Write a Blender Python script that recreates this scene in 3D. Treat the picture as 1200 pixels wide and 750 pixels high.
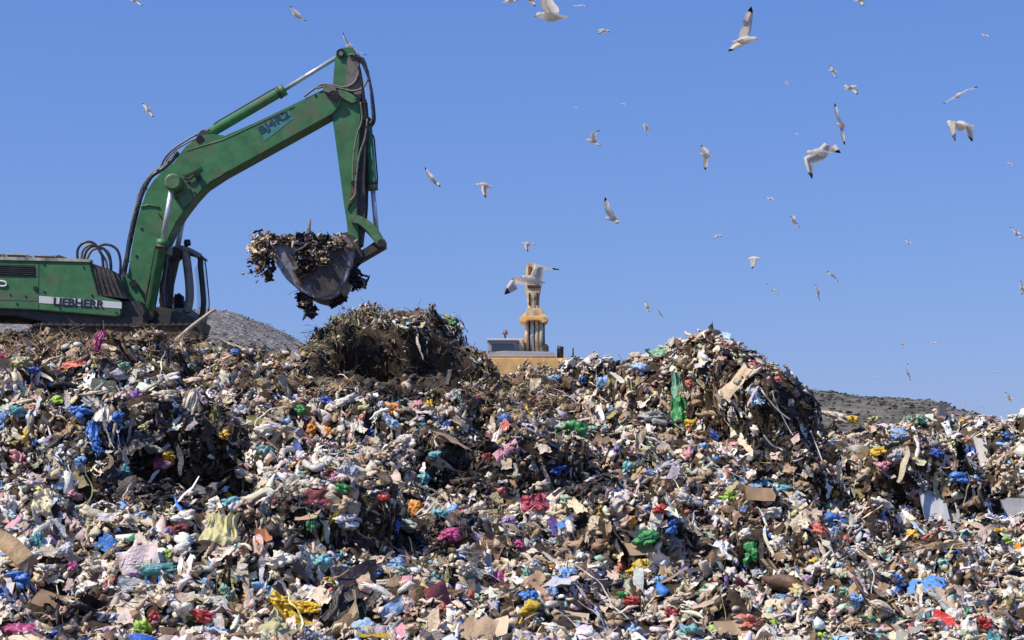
import bpy, bmesh, math, random
import numpy as np
from mathutils import Vector, Matrix
from mathutils.bvhtree import BVHTree

for o in list(bpy.data.objects):
    bpy.data.objects.remove(o)
scene = bpy.context.scene
C = scene.collection
rad = math.radians
random.seed(7)
RNG = np.random.default_rng(11)

# ------------------------------------------------------------------ camera
HFOV = rad(30.0)
PITCH = rad(4.72)
F = 600.0 / math.tan(HFOV / 2)
cd = bpy.data.cameras.new('camera')
cam = bpy.data.objects.new('camera', cd)
C.objects.link(cam)
cd.sensor_width = 36.0
cd.angle = HFOV
cd.clip_start = 0.1
cd.clip_end = 20000
cam.location = (0, 0, 0)
cam.rotation_euler = (math.pi / 2 + PITCH, 0, 0)
scene.camera = cam

# ------------------------------------------------------------------ world and sun
SUN = Vector((-0.52, -0.30, 0.80)).normalized()
w = bpy.data.worlds.new('World')
scene.world = w
w.use_nodes = True
nt = w.node_tree
for n in list(nt.nodes):
    nt.nodes.remove(n)
sky = nt.nodes.new('ShaderNodeTexSky')
sky.sky_type = 'NISHITA'
sky.sun_disc = False
sky.sun_elevation = math.asin(SUN.z)
sky.sun_rotation = math.atan2(SUN.x, SUN.y)
sky.altitude = 0
sky.air_density = 1.0
sky.dust_density = 0.3
sky.ozone_density = 3.0
sep = nt.nodes.new('ShaderNodeSeparateColor')
comb = nt.nodes.new('ShaderNodeCombineColor')
for ch, (gain, power) in enumerate([(0.91, 0.70), (1.51, 0.56), (4.13, 0.33)]):     # film response of the clear blue
    pw = nt.nodes.new('ShaderNodeMath'); pw.operation = 'POWER'; pw.inputs[1].default_value = power
    ml = nt.nodes.new('ShaderNodeMath'); ml.operation = 'MULTIPLY'; ml.inputs[1].default_value = gain
    nt.links.new(sep.outputs[ch], pw.inputs[0]); nt.links.new(pw.outputs[0], ml.inputs[0]); nt.links.new(ml.outputs[0], comb.inputs[ch])
bg = nt.nodes.new('ShaderNodeBackground')
bg.inputs['Strength'].default_value = 0.10
wo = nt.nodes.new('ShaderNodeOutputWorld')
nt.links.new(sky.outputs[0], sep.inputs[0])
nt.links.new(comb.outputs[0], bg.inputs[0])
nt.links.new(bg.outputs[0], wo.inputs[0])
sl = bpy.data.lights.new('sun', 'SUN')
sl.energy = 5.0
sl.angle = rad(0.55)
sl.color = (1.0, 0.91, 0.78)
sun = bpy.data.objects.new('sun', sl)
C.objects.link(sun)
sun.rotation_euler = SUN.to_track_quat('Z', 'Y').to_euler()
sun.location = (-20, -10, 40)
vs = scene.view_settings
vs.view_transform = 'Standard'
vs.look = 'None'
vs.gamma = 1
vs.exposure = 0.0
vs.use_curve_mapping = False

# ------------------------------------------------------------------ helpers
FW = Vector((0, math.cos(PITCH), math.sin(PITCH)))
UP = Vector((0, -math.sin(PITCH), math.cos(PITCH)))

def ray(px, py):
    return (FW + Vector(((px - 600) / F, 0, 0)) + UP * ((375 - py) / F)).normalized()

def P(px, py, Y):
    d = ray(px, py)
    return d * (Y / d.y)

def zof(s, Y):
    return P(600, s, Y).z

def tag(o, label=None, cat=None, group=None, kind=None):
    if label: o['label'] = label
    if cat: o['category'] = cat
    if group: o['group'] = group
    if kind: o['kind'] = kind
    return o

def empty(name, loc, label, cat, group=None):
    o = bpy.data.objects.new(name, None)
    o.empty_display_size = 0.3
    C.objects.link(o)
    o.location = loc
    tag(o, label, cat, group)
    return o

def rootloc(p):
    v = Vector((0, 0, 0))
    while p is not None:
        v += p.location
        p = p.parent
    return v

def link_mesh(name, me, mats, parent=None, origin=None):
    """mesh is in world coordinates; shifted so the object sits at its origin"""
    for m in (mats if isinstance(mats, (list, tuple)) else [mats]):
        me.materials.append(m)
    o = bpy.data.objects.new(name, me)
    C.objects.link(o)
    if parent is not None:
        off = rootloc(parent)
        o.parent = parent
        me.transform(Matrix.Translation(-off))
    elif origin is not None:
        me.transform(Matrix.Translation(-Vector(origin)))
        o.location = origin
    return o

class MB:
    def __init__(self):
        self.bm = bmesh.new()

    def prism(self, pts, y0, y1, ref=None, bevel=0.0):
        """outline given in photograph pixels, measured at depth ref, extruded along Y"""
        ref = y0 if ref is None else ref
        return self.prism_w([P(a, b, ref) for a, b in pts], y0, y1, bevel)

    def prism_w(self, ws, y0, y1, bevel=0.0):
        bm = self.bm
        a = [bm.verts.new((q.x, y0, q.z)) for q in ws]
        b = [bm.verts.new((q.x, y1, q.z)) for q in ws]
        fs = [bm.faces.new(a), bm.faces.new(b[::-1])]
        n = len(ws)
        for i in range(n):
            fs.append(bm.faces.new((a[i], b[i], b[(i + 1) % n], a[(i + 1) % n])))
        bmesh.ops.recalc_face_normals(bm, faces=fs)
        if bevel > 0:
            es = list({e for f in fs for e in f.edges})
            bmesh.ops.bevel(bm, geom=es, offset=bevel, segments=2, affect='EDGES', clamp_overlap=True)
        return self

    def box(self, x0, x1, y0, y1, z0, z1, bevel=0.0):
        return self.prism_w([Vector((x0, 0, z0)), Vector((x1, 0, z0)), Vector((x1, 0, z1)), Vector((x0, 0, z1))], y0, y1, bevel)

    def tube(self, path, r, seg=10, radii=None, cap=True):
        bm = self.bm
        pts = [Vector(p) for p in path]
        n = len(pts)
        rings = []
        prev = None
        for i, p in enumerate(pts):
            t = (pts[min(i + 1, n - 1)] - pts[max(i - 1, 0)]).normalized()
            if prev is None:
                ref = Vector((0, 1, 0)) if abs(t.y) < 0.9 else Vector((1, 0, 0))
                u = t.cross(ref).normalized()
            else:
                u = (prev - t * prev.dot(t)).normalized()
            prev = u
            v = t.cross(u)
            rr = radii[i] if radii else r
            rings.append([bm.verts.new(p + (u * math.cos(k * 2 * math.pi / seg) + v * math.sin(k * 2 * math.pi / seg)) * rr) for k in range(seg)])
        for i in range(n - 1):
            for k in range(seg):
                f = bm.faces.new((rings[i][k], rings[i][(k + 1) % seg], rings[i + 1][(k + 1) % seg], rings[i + 1][k]))
                f.smooth = True
        if cap:
            bm.faces.new(rings[0][::-1])
            bm.faces.new(rings[-1])
        return self

    def curve(self, ctrl, r, seg=8, res=5, radii=None):
        return self.tube(smooth_path(ctrl, res), r, seg)

    def build(self, name, mats, parent=None, origin=None):
        me = bpy.data.meshes.new(name)
        bmesh.ops.recalc_face_normals(self.bm, faces=self.bm.faces[:])
        self.bm.to_mesh(me)
        self.bm.free()
        return link_mesh(name, me, mats, parent, origin)

def smooth_path(ctrl, res=5):
    c = [Vector(p) for p in ctrl]
    if len(c) < 3:
        return c
    out = []
    for i in range(len(c) - 1):
        p0 = c[max(i - 1, 0)]; p1 = c[i]; p2 = c[i + 1]; p3 = c[min(i + 2, len(c) - 1)]
        for k in range(res):
            t = k / res
            out.append(0.5 * ((2 * p1) + (p2 - p0) * t + (2 * p0 - 5 * p1 + 4 * p2 - p3) * t * t + (3 * p1 - p0 - 3 * p2 + p3) * t ** 3))
    out.append(c[-1])
    return out

def np_mesh(name, V, faces_idx, face_sizes, col=None, smooth=False):
    """fast mesh from numpy arrays; col is per vertex (n,3)"""
    me = bpy.data.meshes.new(name)
    nv = len(V); nl = len(faces_idx); nf = len(face_sizes)
    me.vertices.add(nv)
    me.vertices.foreach_set('co', np.ascontiguousarray(V, dtype=np.float32).ravel())
    me.loops.add(nl)
    me.loops.foreach_set('vertex_index', np.ascontiguousarray(faces_idx, dtype=np.int32))
    me.polygons.add(nf)
    st = np.zeros(nf, dtype=np.int32)
    st[1:] = np.cumsum(face_sizes)[:-1]
    me.polygons.foreach_set('loop_start', st)
    me.polygons.foreach_set('loop_total', np.ascontiguousarray(face_sizes, dtype=np.int32))
    if smooth:
        me.polygons.foreach_set('use_smooth', np.ones(nf, dtype=bool))
    me.update(calc_edges=True)
    if col is not None:
        a = me.color_attributes.new('Col', 'FLOAT_COLOR', 'POINT')
        c4 = np.ones((nv, 4), dtype=np.float32)
        c4[:, :3] = col
        a.data.foreach_set('color', c4.ravel())
    return me

# ---- lattice noise
L2 = RNG.random((256, 256))
L3 = RNG.random((64, 64, 64))

def vn2(x, y, s=0):
    x = x + s * 17.31; y = y + s * 9.77
    xi = np.floor(x).astype(int); yi = np.floor(y).astype(int)
    fx = x - xi; fy = y - yi
    fx = fx * fx * (3 - 2 * fx); fy = fy * fy * (3 - 2 * fy)
    a = L2[xi & 255, yi & 255]; b = L2[(xi + 1) & 255, yi & 255]
    c = L2[xi & 255, (yi + 1) & 255]; d = L2[(xi + 1) & 255, (yi + 1) & 255]
    return (a * (1 - fx) + b * fx) * (1 - fy) + (c * (1 - fx) + d * fx) * fy - 0.5

def vn3(p, s=0):
    p = p + s * 13.37
    i = np.floor(p).astype(int); f = p - i
    f = f * f * (3 - 2 * f)
    i0 = i & 63; i1 = (i + 1) & 63
    r = 0
    for dx in (0, 1):
        for dy in (0, 1):
            for dz in (0, 1):
                wgt = (f[..., 0] if dx else 1 - f[..., 0]) * (f[..., 1] if dy else 1 - f[..., 1]) * (f[..., 2] if dz else 1 - f[..., 2])
                r = r + wgt * L3[(i1 if dx else i0)[..., 0], (i1 if dy else i0)[..., 1], (i1 if dz else i0)[..., 2]]
    return r - 0.5

def sst(a, b, x):
    t = np.clip((x - a) / (b - a), 0, 1)
    return t * t * (3 - 2 * t)

# ------------------------------------------------------------------ materials
def mat(name, col, rough=0.6, metal=0.0, dirt=None, dirt_amt=0.0, dscale=3.0, bump=0.0, bscale=40.0, var=0.0, spec=0.5, chips=None):
    m = bpy.data.materials.new(name)
    m.use_nodes = True
    t = m.node_tree
    b = t.nodes['Principled BSDF']
    b.inputs['Roughness'].default_value = rough
    b.inputs['Metallic'].default_value = metal
    b.inputs['Specular IOR Level'].default_value = spec
    tc = t.nodes.new('ShaderNodeTexCoord')
    base = t.nodes.new('ShaderNodeRGB')
    base.outputs[0].default_value = (*col, 1)
    out = base.outputs[0]
    if var > 0:
        n = t.nodes.new('ShaderNodeTexNoise'); n.inputs['Scale'].default_value = dscale * 2.7; n.inputs['Detail'].default_value = 5
        t.links.new(tc.outputs['Object'], n.inputs['Vector'])
        mr = t.nodes.new('ShaderNodeMapRange'); mr.inputs[1].default_value = 0.3; mr.inputs[2].default_value = 0.7
        mr.inputs[3].default_value = 1 - var; mr.inputs[4].default_value = 1 + var
        t.links.new(n.outputs['Fac'], mr.inputs[0])
        mx = t.nodes.new('ShaderNodeVectorMath'); mx.operation = 'SCALE'
        t.links.new(out, mx.inputs[0]); t.links.new(mr.outputs[0], mx.inputs['Scale'])
        out = mx.outputs[0]
    if dirt is not None:
        n = t.nodes.new('ShaderNodeTexNoise'); n.inputs['Scale'].default_value = dscale; n.inputs['Detail'].default_value = 8; n.inputs['Roughness'].default_value = 0.7
        t.links.new(tc.outputs['Object'], n.inputs['Vector'])
        mr = t.nodes.new('ShaderNodeMapRange')
        mr.inputs[1].default_value = 0.62 - dirt_amt * 0.3; mr.inputs[2].default_value = 0.72 - dirt_amt * 0.15
        mr.inputs[3].default_value = 0; mr.inputs[4].default_value = min(1, 0.4 + dirt_amt)
        t.links.new(n.outputs['Fac'], mr.inputs[0])
        mx = t.nodes.new('ShaderNodeMix'); mx.data_type = 'RGBA'
        t.links.new(mr.outputs[0], mx.inputs[0]); t.links.new(out, mx.inputs[6]); mx.inputs[7].default_value = (*dirt, 1)
        out = mx.outputs[2]
    if chips is not None:                                  # small knocks down to primer and rust
        n = t.nodes.new('ShaderNodeTexNoise'); n.inputs['Scale'].default_value = 9; n.inputs['Detail'].default_value = 9; n.inputs['Roughness'].default_value = 0.8
        mp = t.nodes.new('ShaderNodeMapping'); mp.inputs['Scale'].default_value = (1.0, 1.0, 0.45)
        t.links.new(tc.outputs['Object'], mp.inputs['Vector']); t.links.new(mp.outputs[0], n.inputs['Vector'])
        mr = t.nodes.new('ShaderNodeMapRange'); mr.inputs[1].default_value = 0.63; mr.inputs[2].default_value = 0.68
        mr.inputs[3].default_value = 0; mr.inputs[4].default_value = 0.8
        t.links.new(n.outputs['Fac'], mr.inputs[0])
        mx = t.nodes.new('ShaderNodeMix'); mx.data_type = 'RGBA'
        t.links.new(mr.outputs[0], mx.inputs[0]); t.links.new(out, mx.inputs[6]); mx.inputs[7].default_value = (*chips, 1)
        out = mx.outputs[2]
    t.links.new(out, b.inputs['Base Color'])
    if bump > 0:
        n = t.nodes.new('ShaderNodeTexNoise'); n.inputs['Scale'].default_value = bscale; n.inputs['Detail'].default_value = 4
        t.links.new(tc.outputs['Object'], n.inputs['Vector'])
        bp = t.nodes.new('ShaderNodeBump'); bp.inputs['Strength'].default_value = bump; bp.inputs['Distance'].default_value = 0.02
        t.links.new(n.outputs['Fac'], bp.inputs['Height']); t.links.new(bp.outputs[0], b.inputs['Normal'])
    return m

def rubbish_mat(name, rough=0.5, dirt_amt=0.35):
    m = bpy.data.materials.new(name)
    m.use_nodes = True
    t = m.node_tree
    b = t.nodes['Principled BSDF']
    at = t.nodes.new('ShaderNodeAttribute'); at.attribute_name = 'Col'
    ge = t.nodes.new('ShaderNodeNewGeometry')
    n = t.nodes.new('ShaderNodeTexNoise'); n.inputs['Scale'].default_value = 9; n.inputs['Detail'].default_value = 6; n.inputs['Roughness'].default_value = 0.7
    t.links.new(ge.outputs['Position'], n.inputs['Vector'])
    mr = t.nodes.new('ShaderNodeMapRange'); mr.inputs[1].default_value = 0.50; mr.inputs[2].default_value = 0.68
    mr.inputs[3].default_value = 0; mr.inputs[4].default_value = dirt_amt
    t.links.new(n.outputs['Fac'], mr.inputs[0])
    mx = t.nodes.new('ShaderNodeMix'); mx.data_type = 'RGBA'
    t.links.new(mr.outputs[0], mx.inputs[0]); t.links.new(at.outputs['Color'], mx.inputs[6]); mx.inputs[7].default_value = (0.22, 0.165, 0.11, 1)
    t.links.new(mx.outputs[2], b.inputs['Base Color'])
    n2 = t.nodes.new('ShaderNodeTexNoise'); n2.inputs['Scale'].default_value = 30; n2.inputs['Detail'].default_value = 3
    t.links.new(ge.outputs['Position'], n2.inputs['Vector'])
    bp = t.nodes.new('ShaderNodeBump'); bp.inputs['Strength'].default_value = 0.5; bp.inputs['Distance'].default_value = 0.03
    t.links.new(n2.outputs['Fac'], bp.inputs['Height']); t.links.new(bp.outputs[0], b.inputs['Normal'])
    b.inputs['Roughness'].default_value = rough
    b.inputs['Specular IOR Level'].default_value = 0.4
    return m

M_RUB = rubbish_mat('rubbish', 0.5, 0.36)
M_BAG = rubbish_mat('plastic_film', 0.33, 0.22)
M_SLAB = rubbish_mat('foam_board', 0.6, 0.15)
M_SLAB.node_tree.nodes['Bump'].inputs['Strength'].default_value = 0.08

COL = dict(
    white=(0.84, 0.79, 0.70), offwhite=(0.72, 0.63, 0.49), cream=(0.64, 0.51, 0.35), tan=(0.40, 0.28, 0.17), kraft=(0.34, 0.22, 0.12),
    brown=(0.14, 0.085, 0.045), darkbrown=(0.05, 0.032, 0.02), black=(0.018, 0.018, 0.02), darkgrey=(0.06, 0.06, 0.065), grey=(0.25, 0.25, 0.26),
    lightgrey=(0.5, 0.5, 0.52), blue=(0.045, 0.21, 0.62), deepblue=(0.03, 0.10, 0.44), lightblue=(0.22, 0.45, 0.78), sky=(0.40, 0.60, 0.80),
    teal=(0.07, 0.30, 0.33), turquoise=(0.18, 0.52, 0.56), green=(0.04, 0.32, 0.09), lime=(0.38, 0.62, 0.08), seagreen=(0.25, 0.50, 0.36),
    olive=(0.22, 0.21, 0.07), red=(0.55, 0.04, 0.04), crimson=(0.42, 0.05, 0.10), maroon=(0.28, 0.06, 0.07), coral=(0.70, 0.18, 0.12),
    pink=(0.70, 0.32, 0.38), magenta=(0.56, 0.07, 0.26), purple=(0.24, 0.12, 0.38), lilac=(0.50, 0.36, 0.55), yellow=(0.75, 0.50, 0.04),
    paleyellow=(0.62, 0.58, 0.28), orange=(0.78, 0.28, 0.03), rust=(0.36, 0.10, 0.03), bluewhite=(0.66, 0.68, 0.72), straw=(0.30, 0.22, 0.10),
    palegreen=(0.45, 0.58, 0.40), blush=(0.72, 0.55, 0.50), leaf=(0.07, 0.10, 0.03))

# ------------------------------------------------------------------ terrain of the heap
PROF = {
    -300: [(20, 755), (23, 690), (26, 630), (29, 585), (31, 545), (32.5, 480), (35, 440), (39, 415), (44, 400)],
    0:   [(20, 755), (23, 692), (26, 632), (29, 586), (31, 548), (32.3, 474), (35, 440), (39, 420), (44, 403)],
    100: [(20, 755), (23, 692), (26, 640), (29, 602), (30.6, 566), (31.8, 476), (34, 444), (39, 420), (44, 403)],
    200: [(20, 755), (23, 694), (26, 645), (29, 612), (30.8, 596), (31.8, 490), (34, 450), (39, 424), (44, 408)],
    290: [(20, 755), (23, 694), (26, 640), (29, 608), (31, 588), (32.4, 520), (35, 474), (39, 436), (43.5, 416)],
    350: [(20, 755), (23, 704), (24.6, 672), (25.8, 610), (30, 560), (33, 510), (36, 474), (40, 440), (43.5, 420)],
    430: [(20, 755), (23, 704), (25, 676), (26.2, 608), (30, 550), (33, 505), (36, 476), (38.5, 470), (44, 440)],
    500: [(20, 755), (23, 700), (26, 656), (27.5, 610), (29.8, 594), (31, 512), (34, 490), (37, 476), (39, 469), (44, 445)],
    560: [(20, 755), (24, 685), (27, 625), (29.6, 594), (31, 510), (35, 490), (38, 476), (43.5, 448)],
    620: [(20, 755), (24, 682), (27, 620), (30.4, 584), (31.4, 518), (35, 493), (39, 470), (44, 440)],
    700: [(20, 755), (24, 680), (27, 626), (30, 592), (32, 560), (33, 535), (36, 505), (40, 470), (44, 440)],
    780: [(20, 755), (24, 690), (25.5, 664), (26.5, 630), (30, 585), (34, 535), (37, 500), (40, 482), (44, 455)],
    880: [(20, 755), (24, 692), (25.5, 672), (26.6, 624), (31, 575), (34, 540), (37, 515), (40, 498), (44, 480)],
    980: [(20, 755), (24, 692), (28, 625), (31, 578), (34, 546), (37, 535), (41, 520), (45, 524)],
    1060: [(20, 755), (24, 690), (28, 630), (30.8, 596), (32, 556), (34, 535), (37, 527), (41, 520)],
    1150: [(20, 755), (24, 690), (28, 634), (30.6, 598), (31.8, 560), (34, 530), (37, 522), (41, 514)],
    1500: [(20, 755), (24, 690), (28, 630), (31, 580), (34, 530), (37, 520), (41, 512)],
}
KX = sorted(PROF)
YS = np.linspace(10, 50, 401)
GND = zof(760, 20) - 0.02
TAB = []
for k in KX:
    ys = [p[0] for p in PROF[k]]
    zs = [zof(p[1], p[0]) for p in PROF[k]]
    ys = [12, 18] + ys + [60]
    zs = [GND, GND] + zs + [zs[-1]]
    TAB.append(np.interp(YS, ys, zs))
TAB = np.array(TAB)

def pxof(X, Y):
    return 600 + F * X / (Y * (math.cos(PITCH)))     # close enough for layout

MOUND1 = [(335, 425), (352, 413), (368, 402), (388, 386), (405, 374), (430, 369), (450, 370), (475, 374), (500, 381), (520, 394), (540, 412), (560, 432), (580, 452)]
MOUND2 = [(540, 470), (575, 454), (620, 448), (660, 441), (690, 446), (718, 435), (745, 424), (790, 413), (818, 402), (838, 399), (858, 408), (885, 426), (905, 445), (930, 472), (952, 500), (972, 530), (990, 560)]

def terrain(X, Y):
    px = pxof(X, Y)
    pc = np.clip(px, KX[0], KX[-1])
    kx = np.array(KX, dtype=float)
    i = np.clip(np.searchsorted(kx, pc) - 1, 0, len(KX) - 2)
    t = (pc - kx[i]) / (kx[i + 1] - kx[i])
    t = t * t * (3 - 2 * t)
    yi = np.clip((Y - 10) / 0.1, 0, 399.999)
    j = yi.astype(int); fj = yi - j
    z = (TAB[i, j] * (1 - fj) + TAB[i, j + 1] * fj) * (1 - t) + (TAB[i + 1, j] * (1 - fj) + TAB[i + 1, j + 1] * fj) * t
    # brown mound
    warp = 0.5 * vn2(X * 0.9, Y * 0.2, 3)
    m1 = np.interp(px, [a for a, b in MOUND1], [b for a, b in MOUND1], left=460, right=470)
    yc = 41.6
    top = (560.0 - m1) / F * yc * 1.0
    top = np.array([zof(s, yc) for s in range(300, 600)])[np.clip(m1 - 300, 0, 299).astype(int)]
    y0 = np.where(px > 395, 39.4, 39.4 - (395 - px) / 60 * 2.2) + warp
    y1 = np.where(px > 395, 40.1, 41.4) + warp
    face = sst(0, 1, (Y - y0) / (y1 - y0)) * 0.80 + 0.20 * sst(0, 1, (Y - y1) / 1.5)
    back = 1 - sst(43.0, 47.5, Y)
    on = sst(325, 375, px) * (1 - sst(548, 590, px))
    z = np.where((px > 325) & (px < 590), z + np.clip(top - z, 0, 9) * face * back * on, z)
    # right mound
    m2 = np.interp(px, [a for a, b in MOUND2], [b for a, b in MOUND2], left=470, right=560)
    yf = np.interp(px, [540, 640, 720, 790, 850, 900, 950, 990], [39, 38.2, 37, 36, 34.6, 33.6, 33, 33]) + warp
    wd = np.interp(px, [540, 700, 790, 850, 900, 990], [3.5, 3.6, 3.2, 2.2, 1.5, 1.0])
    yc2 = yf + wd
    top2 = np.tan(PITCH) * 0 + (Y * 0 + yc2) * (np.array([zof(s, 1.0) for s in range(300, 650)])[np.clip(m2 - 300, 0, 349).astype(int)])
    face2 = sst(0, 1, (Y - yf) / wd)
    back2 = 1 - sst(0, 1, (Y - yc2 - 1.5) / 5.0)
    on2 = sst(535, 600, px) * (1 - sst(965, 1000, px))
    z = np.where((px > 535) & (px < 1000), z + np.clip(top2 - z, 0, 9) * face2 * back2 * on2, z)
    # hollows dug by the machines
    for (hx, hy, rx, ry, dep) in HOLES:
        cx = (hx - 600) / F * hy
        z = z - dep * 1.45 * np.exp(-(((X - cx) / rx) ** 2 + ((Y - hy) / ry) ** 2) ** 1.5)
    # lumps
    q = sst(18, 22, Y)
    calm = (1 - 0.6 * sst(40, 43, Y)) * (1 - 0.85 * np.exp(-(((px - 865) / 165) ** 2 + ((Y - 37) / 4.2) ** 2) ** 2)) * (1 - 0.5 * np.exp(-(((px - 450) / 110) ** 2 + ((Y - 41) / 2.2) ** 2) ** 2))
    z = z + q * calm * (0.55 * vn2(X * 0.42, Y * 0.42, 1) + (0.45 + 0.35 * sst(26, 29, Y)) * vn2(X * 0.95, Y * 0.95, 2))
    z = z + (0.62 * q * calm + 0.1) * vn2(X * 2.0, Y * 2.0, 4) + 0.28 * vn2(X * 4.3, Y * 4.3, 5) + 0.10 * vn2(X * 9, Y * 9, 6)
    # ends of the heap
    edge = (1 - sst(30, 44, np.abs(X))) * (1 - sst(96, 112, Y))
    z = GND + (z - GND) * edge
    return z

HOLES = [(248, 31.0, 0.85, 0.8, 1.1), (165, 30.6, 0.8, 0.6, 0.6), (560, 30.2, 1.0, 0.7, 0.8), (660, 30.6, 0.7, 0.6, 0.7), (480, 25.2, 1.3, 0.6, 0.4),
         (395, 25.3, 0.8, 0.6, 0.45), (840, 25.5, 0.9, 0.5, 0.45), (715, 25.8, 0.7, 0.5, 0.35), (1045, 30.6, 0.8, 0.6, 0.6), (1150, 30.4, 0.8, 0.5, 0.4),
         (90, 21.9, 0.5, 0.4, 0.35), (1000, 21.5, 0.7, 0.4, 0.3), (640, 30.0, 0.9, 0.5, 0.3), (930, 32.6, 1.2, 0.7, 0.5), (690, 29.8, .5, .5, .5), (230, 26, .8, .4, .35)]

def grow(a, b, step, k, sign=1):
    out = []; x = a; s = step
    while abs(x - a) < b:
        s *= k; x += sign * s; out.append(x)
    return out

xs = np.array(sorted(grow(-13.5, 34, 0.08, 1.12, -1)) + list(np.arange(-13.5, 13.51, 0.08)) + grow(13.5, 34, 0.08, 1.12))
ys = np.array([8, 10, 12, 13, 14, 14.6] + list(np.arange(15, 46.0, 0.08)) + grow(46, 72, 0.09, 1.08))
GX, GY = np.meshgrid(xs, ys)
GZ = terrain(GX, GY)
# lean the lips of the steep faces out over their feet
def blur(z, n):
    for _ in range(n):
        z = z.copy()
        z[1:-1] = (z[:-2] + z[1:-1] + z[2:]) / 3
        z[:, 1:-1] = (z[:, :-2] + z[:, 1:-1] + z[:, 2:]) / 3
    return z
GB = blur(GZ, 60)
gy_, gx_ = np.gradient(GB, ys, xs)
gl = np.sqrt(gx_ ** 2 + gy_ ** 2) + 1e-6
dd = np.clip(GZ - GB, -0.9, 0.9) * np.clip(gl * 1.5, 0, 1) * 1.5 * ((GY < 44) & (GY > 19))
dd = blur(dd, 3)
TX = GX - gx_ / gl * dd
TY = GY - gy_ / gl * dd
TV = np.stack([TX, TY, GZ], -1)
ny, nx = GX.shape
idx = np.arange(nx * ny).reshape(ny, nx)
Q = np.stack([idx[:-1, :-1], idx[:-1, 1:], idx[1:, 1:], idx[1:, :-1]], -1).reshape(-1, 4)
Vt = TV.reshape(-1, 3)

m_soil = mat('soil', (0.055, 0.041, 0.029), 0.95, dirt=(0.15, 0.11, 0.07), dirt_amt=0.35, dscale=5, bump=1.0, bscale=22, var=0.4, spec=0.1)
me = np_mesh('landfill_ground', Vt, Q.ravel(), np.full(len(Q), 4), smooth=True)
heap = link_mesh('landfill_ground', me, m_soil)
heap['kind'] = 'structure'
heap['label'] = 'dark brown soil and compacted refuse of the landfill heap'

near = (GY[:-1, :-1] < 50).ravel()
BVH = BVHTree.FromPolygons([Vector(v) for v in Vt], [tuple(q) for q in Q[near].tolist()])

def hit(px, py):
    d = ray(px, py)
    for dy in (0, 2, 4, 7, 10, 14, 20, 28, 40):
        d = ray(px, py + dy)
        loc, nor, i, dist = BVH.ray_cast(Vector((0, 0, 0)), d)
        if loc is not None:
            if nor.dot(d) > 0: nor = -nor
            return loc, nor
    return None, None

# ------------------------------------------------------------------ wide ground and hills
m_ground = mat('ground', (0.20, 0.16, 0.11), 0.95, dirt=(0.10, 0.10, 0.06), dirt_amt=0.4, dscale=0.05, var=0.3, spec=0.1)
b = MB()
vv = [b.bm.verts.new((x, y, GND - 0.05)) for x, y in ((-9000, -4000), (9000, -4000), (9000, 15000), (-9000, 15000))]
b.bm.faces.new(vv)
g = b.build('ground', m_ground)
g['kind'] = 'structure'

def hill(name, crest, dist, depth, amp, m, seed, step):
    X = np.arange(crest[0][0], crest[-1][0] + 1, step)
    S = np.interp(X, [c[0] for c in crest], [c[1] for c in crest])
    T = np.linspace(-1, 1, 91)
    ZC = np.array([zof(s, dist) for s in S])
    XW = (X - 600) / F * dist
    XX, TT = np.meshgrid(XW, T)
    YY = dist + TT * depth
    prof = 1 - np.abs(TT) ** 1.5
    ZZ = GND + (ZC[None, :] - GND) * prof
    mlt = sst(0.0, 0.15, 1 - np.abs(TT))
    k = 1.0 / amp
    ZZ = ZZ + mlt * amp * (1.2 * vn2(XX * k * .05, YY * k * .05, seed) + 0.5 * vn2(XX * k * .15, YY * k * .15, seed + 1) + 0.28 * vn2(XX * k * 0.5, YY * k * 0.5, seed + 2)+ 0.16 * vn2(XX * k * 1.3, YY * k * 1.3, seed + 2))
    n, mm = XX.shape
    V = np.stack([XX, YY, ZZ], -1).reshape(-1, 3)
    ii = np.arange(n * mm).reshape(n, mm)
    q = np.stack([ii[:-1, :-1], ii[:-1, 1:], ii[1:, 1:], ii[1:, :-1]], -1).reshape(-1, 4)
    me = np_mesh(name, V, q.ravel(), np.full(len(q), 4), smooth=True)
    o = link_mesh(name, me, m)
    o['kind'] = 'structure'
    return XX, YY, ZZ

m_hill1 = mat('gravel_hill', (0.27, 0.255, 0.24), 0.95, dirt=(0.07, 0.065, 0.06), dirt_amt=0.62, dscale=1.3, bump=1.0, bscale=2.2, var=0.5, spec=0.1)
m_hill1.node_tree.nodes['Bump'].inputs['Distance'].default_value = 0.35
m_hill2 = mat('dry_hill', (0.18, 0.165, 0.145), 0.95, dirt=(0.075, 0.08, 0.055), dirt_amt=0.6, dscale=0.06, bump=0.6, bscale=0.3, var=0.25, spec=0.1)
H1 = hill('gravel_hill', [(-900, 430), (-500, 390), (-200, 366), (0, 372), (120, 369), (200, 365), (235, 360), (255, 357), (280, 362), (310, 373), (340, 387), (370, 402), (450, 450), (520, 530)], 210, 90, 2.2, m_hill1, 21, 3)
H2 = hill('scrub_hill', [(560, 540), (700, 500), (820, 470), (900, 459), (945, 460), (1000, 465), (1045, 467), (1078, 476), (1105, 487), (1130, 499), (1250, 530), (1500, 530), (1800, 545)], 900, 300, 6, m_hill2, 31, 4)

# ------------------------------------------------------------------ templates of crumpled things
def ico(sub):
    bm = bmesh.new()
    bmesh.ops.create_icosphere(bm, subdivisions=sub, radius=1.0)
    V = np.array([v.co[:] for v in bm.verts]); Fc = np.array([[v.index for v in f.verts] for f in bm.faces])
    bm.free()
    return V, Fc
ICO = {s: ico(s) for s in (1, 2, 3, 4)}

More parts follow.
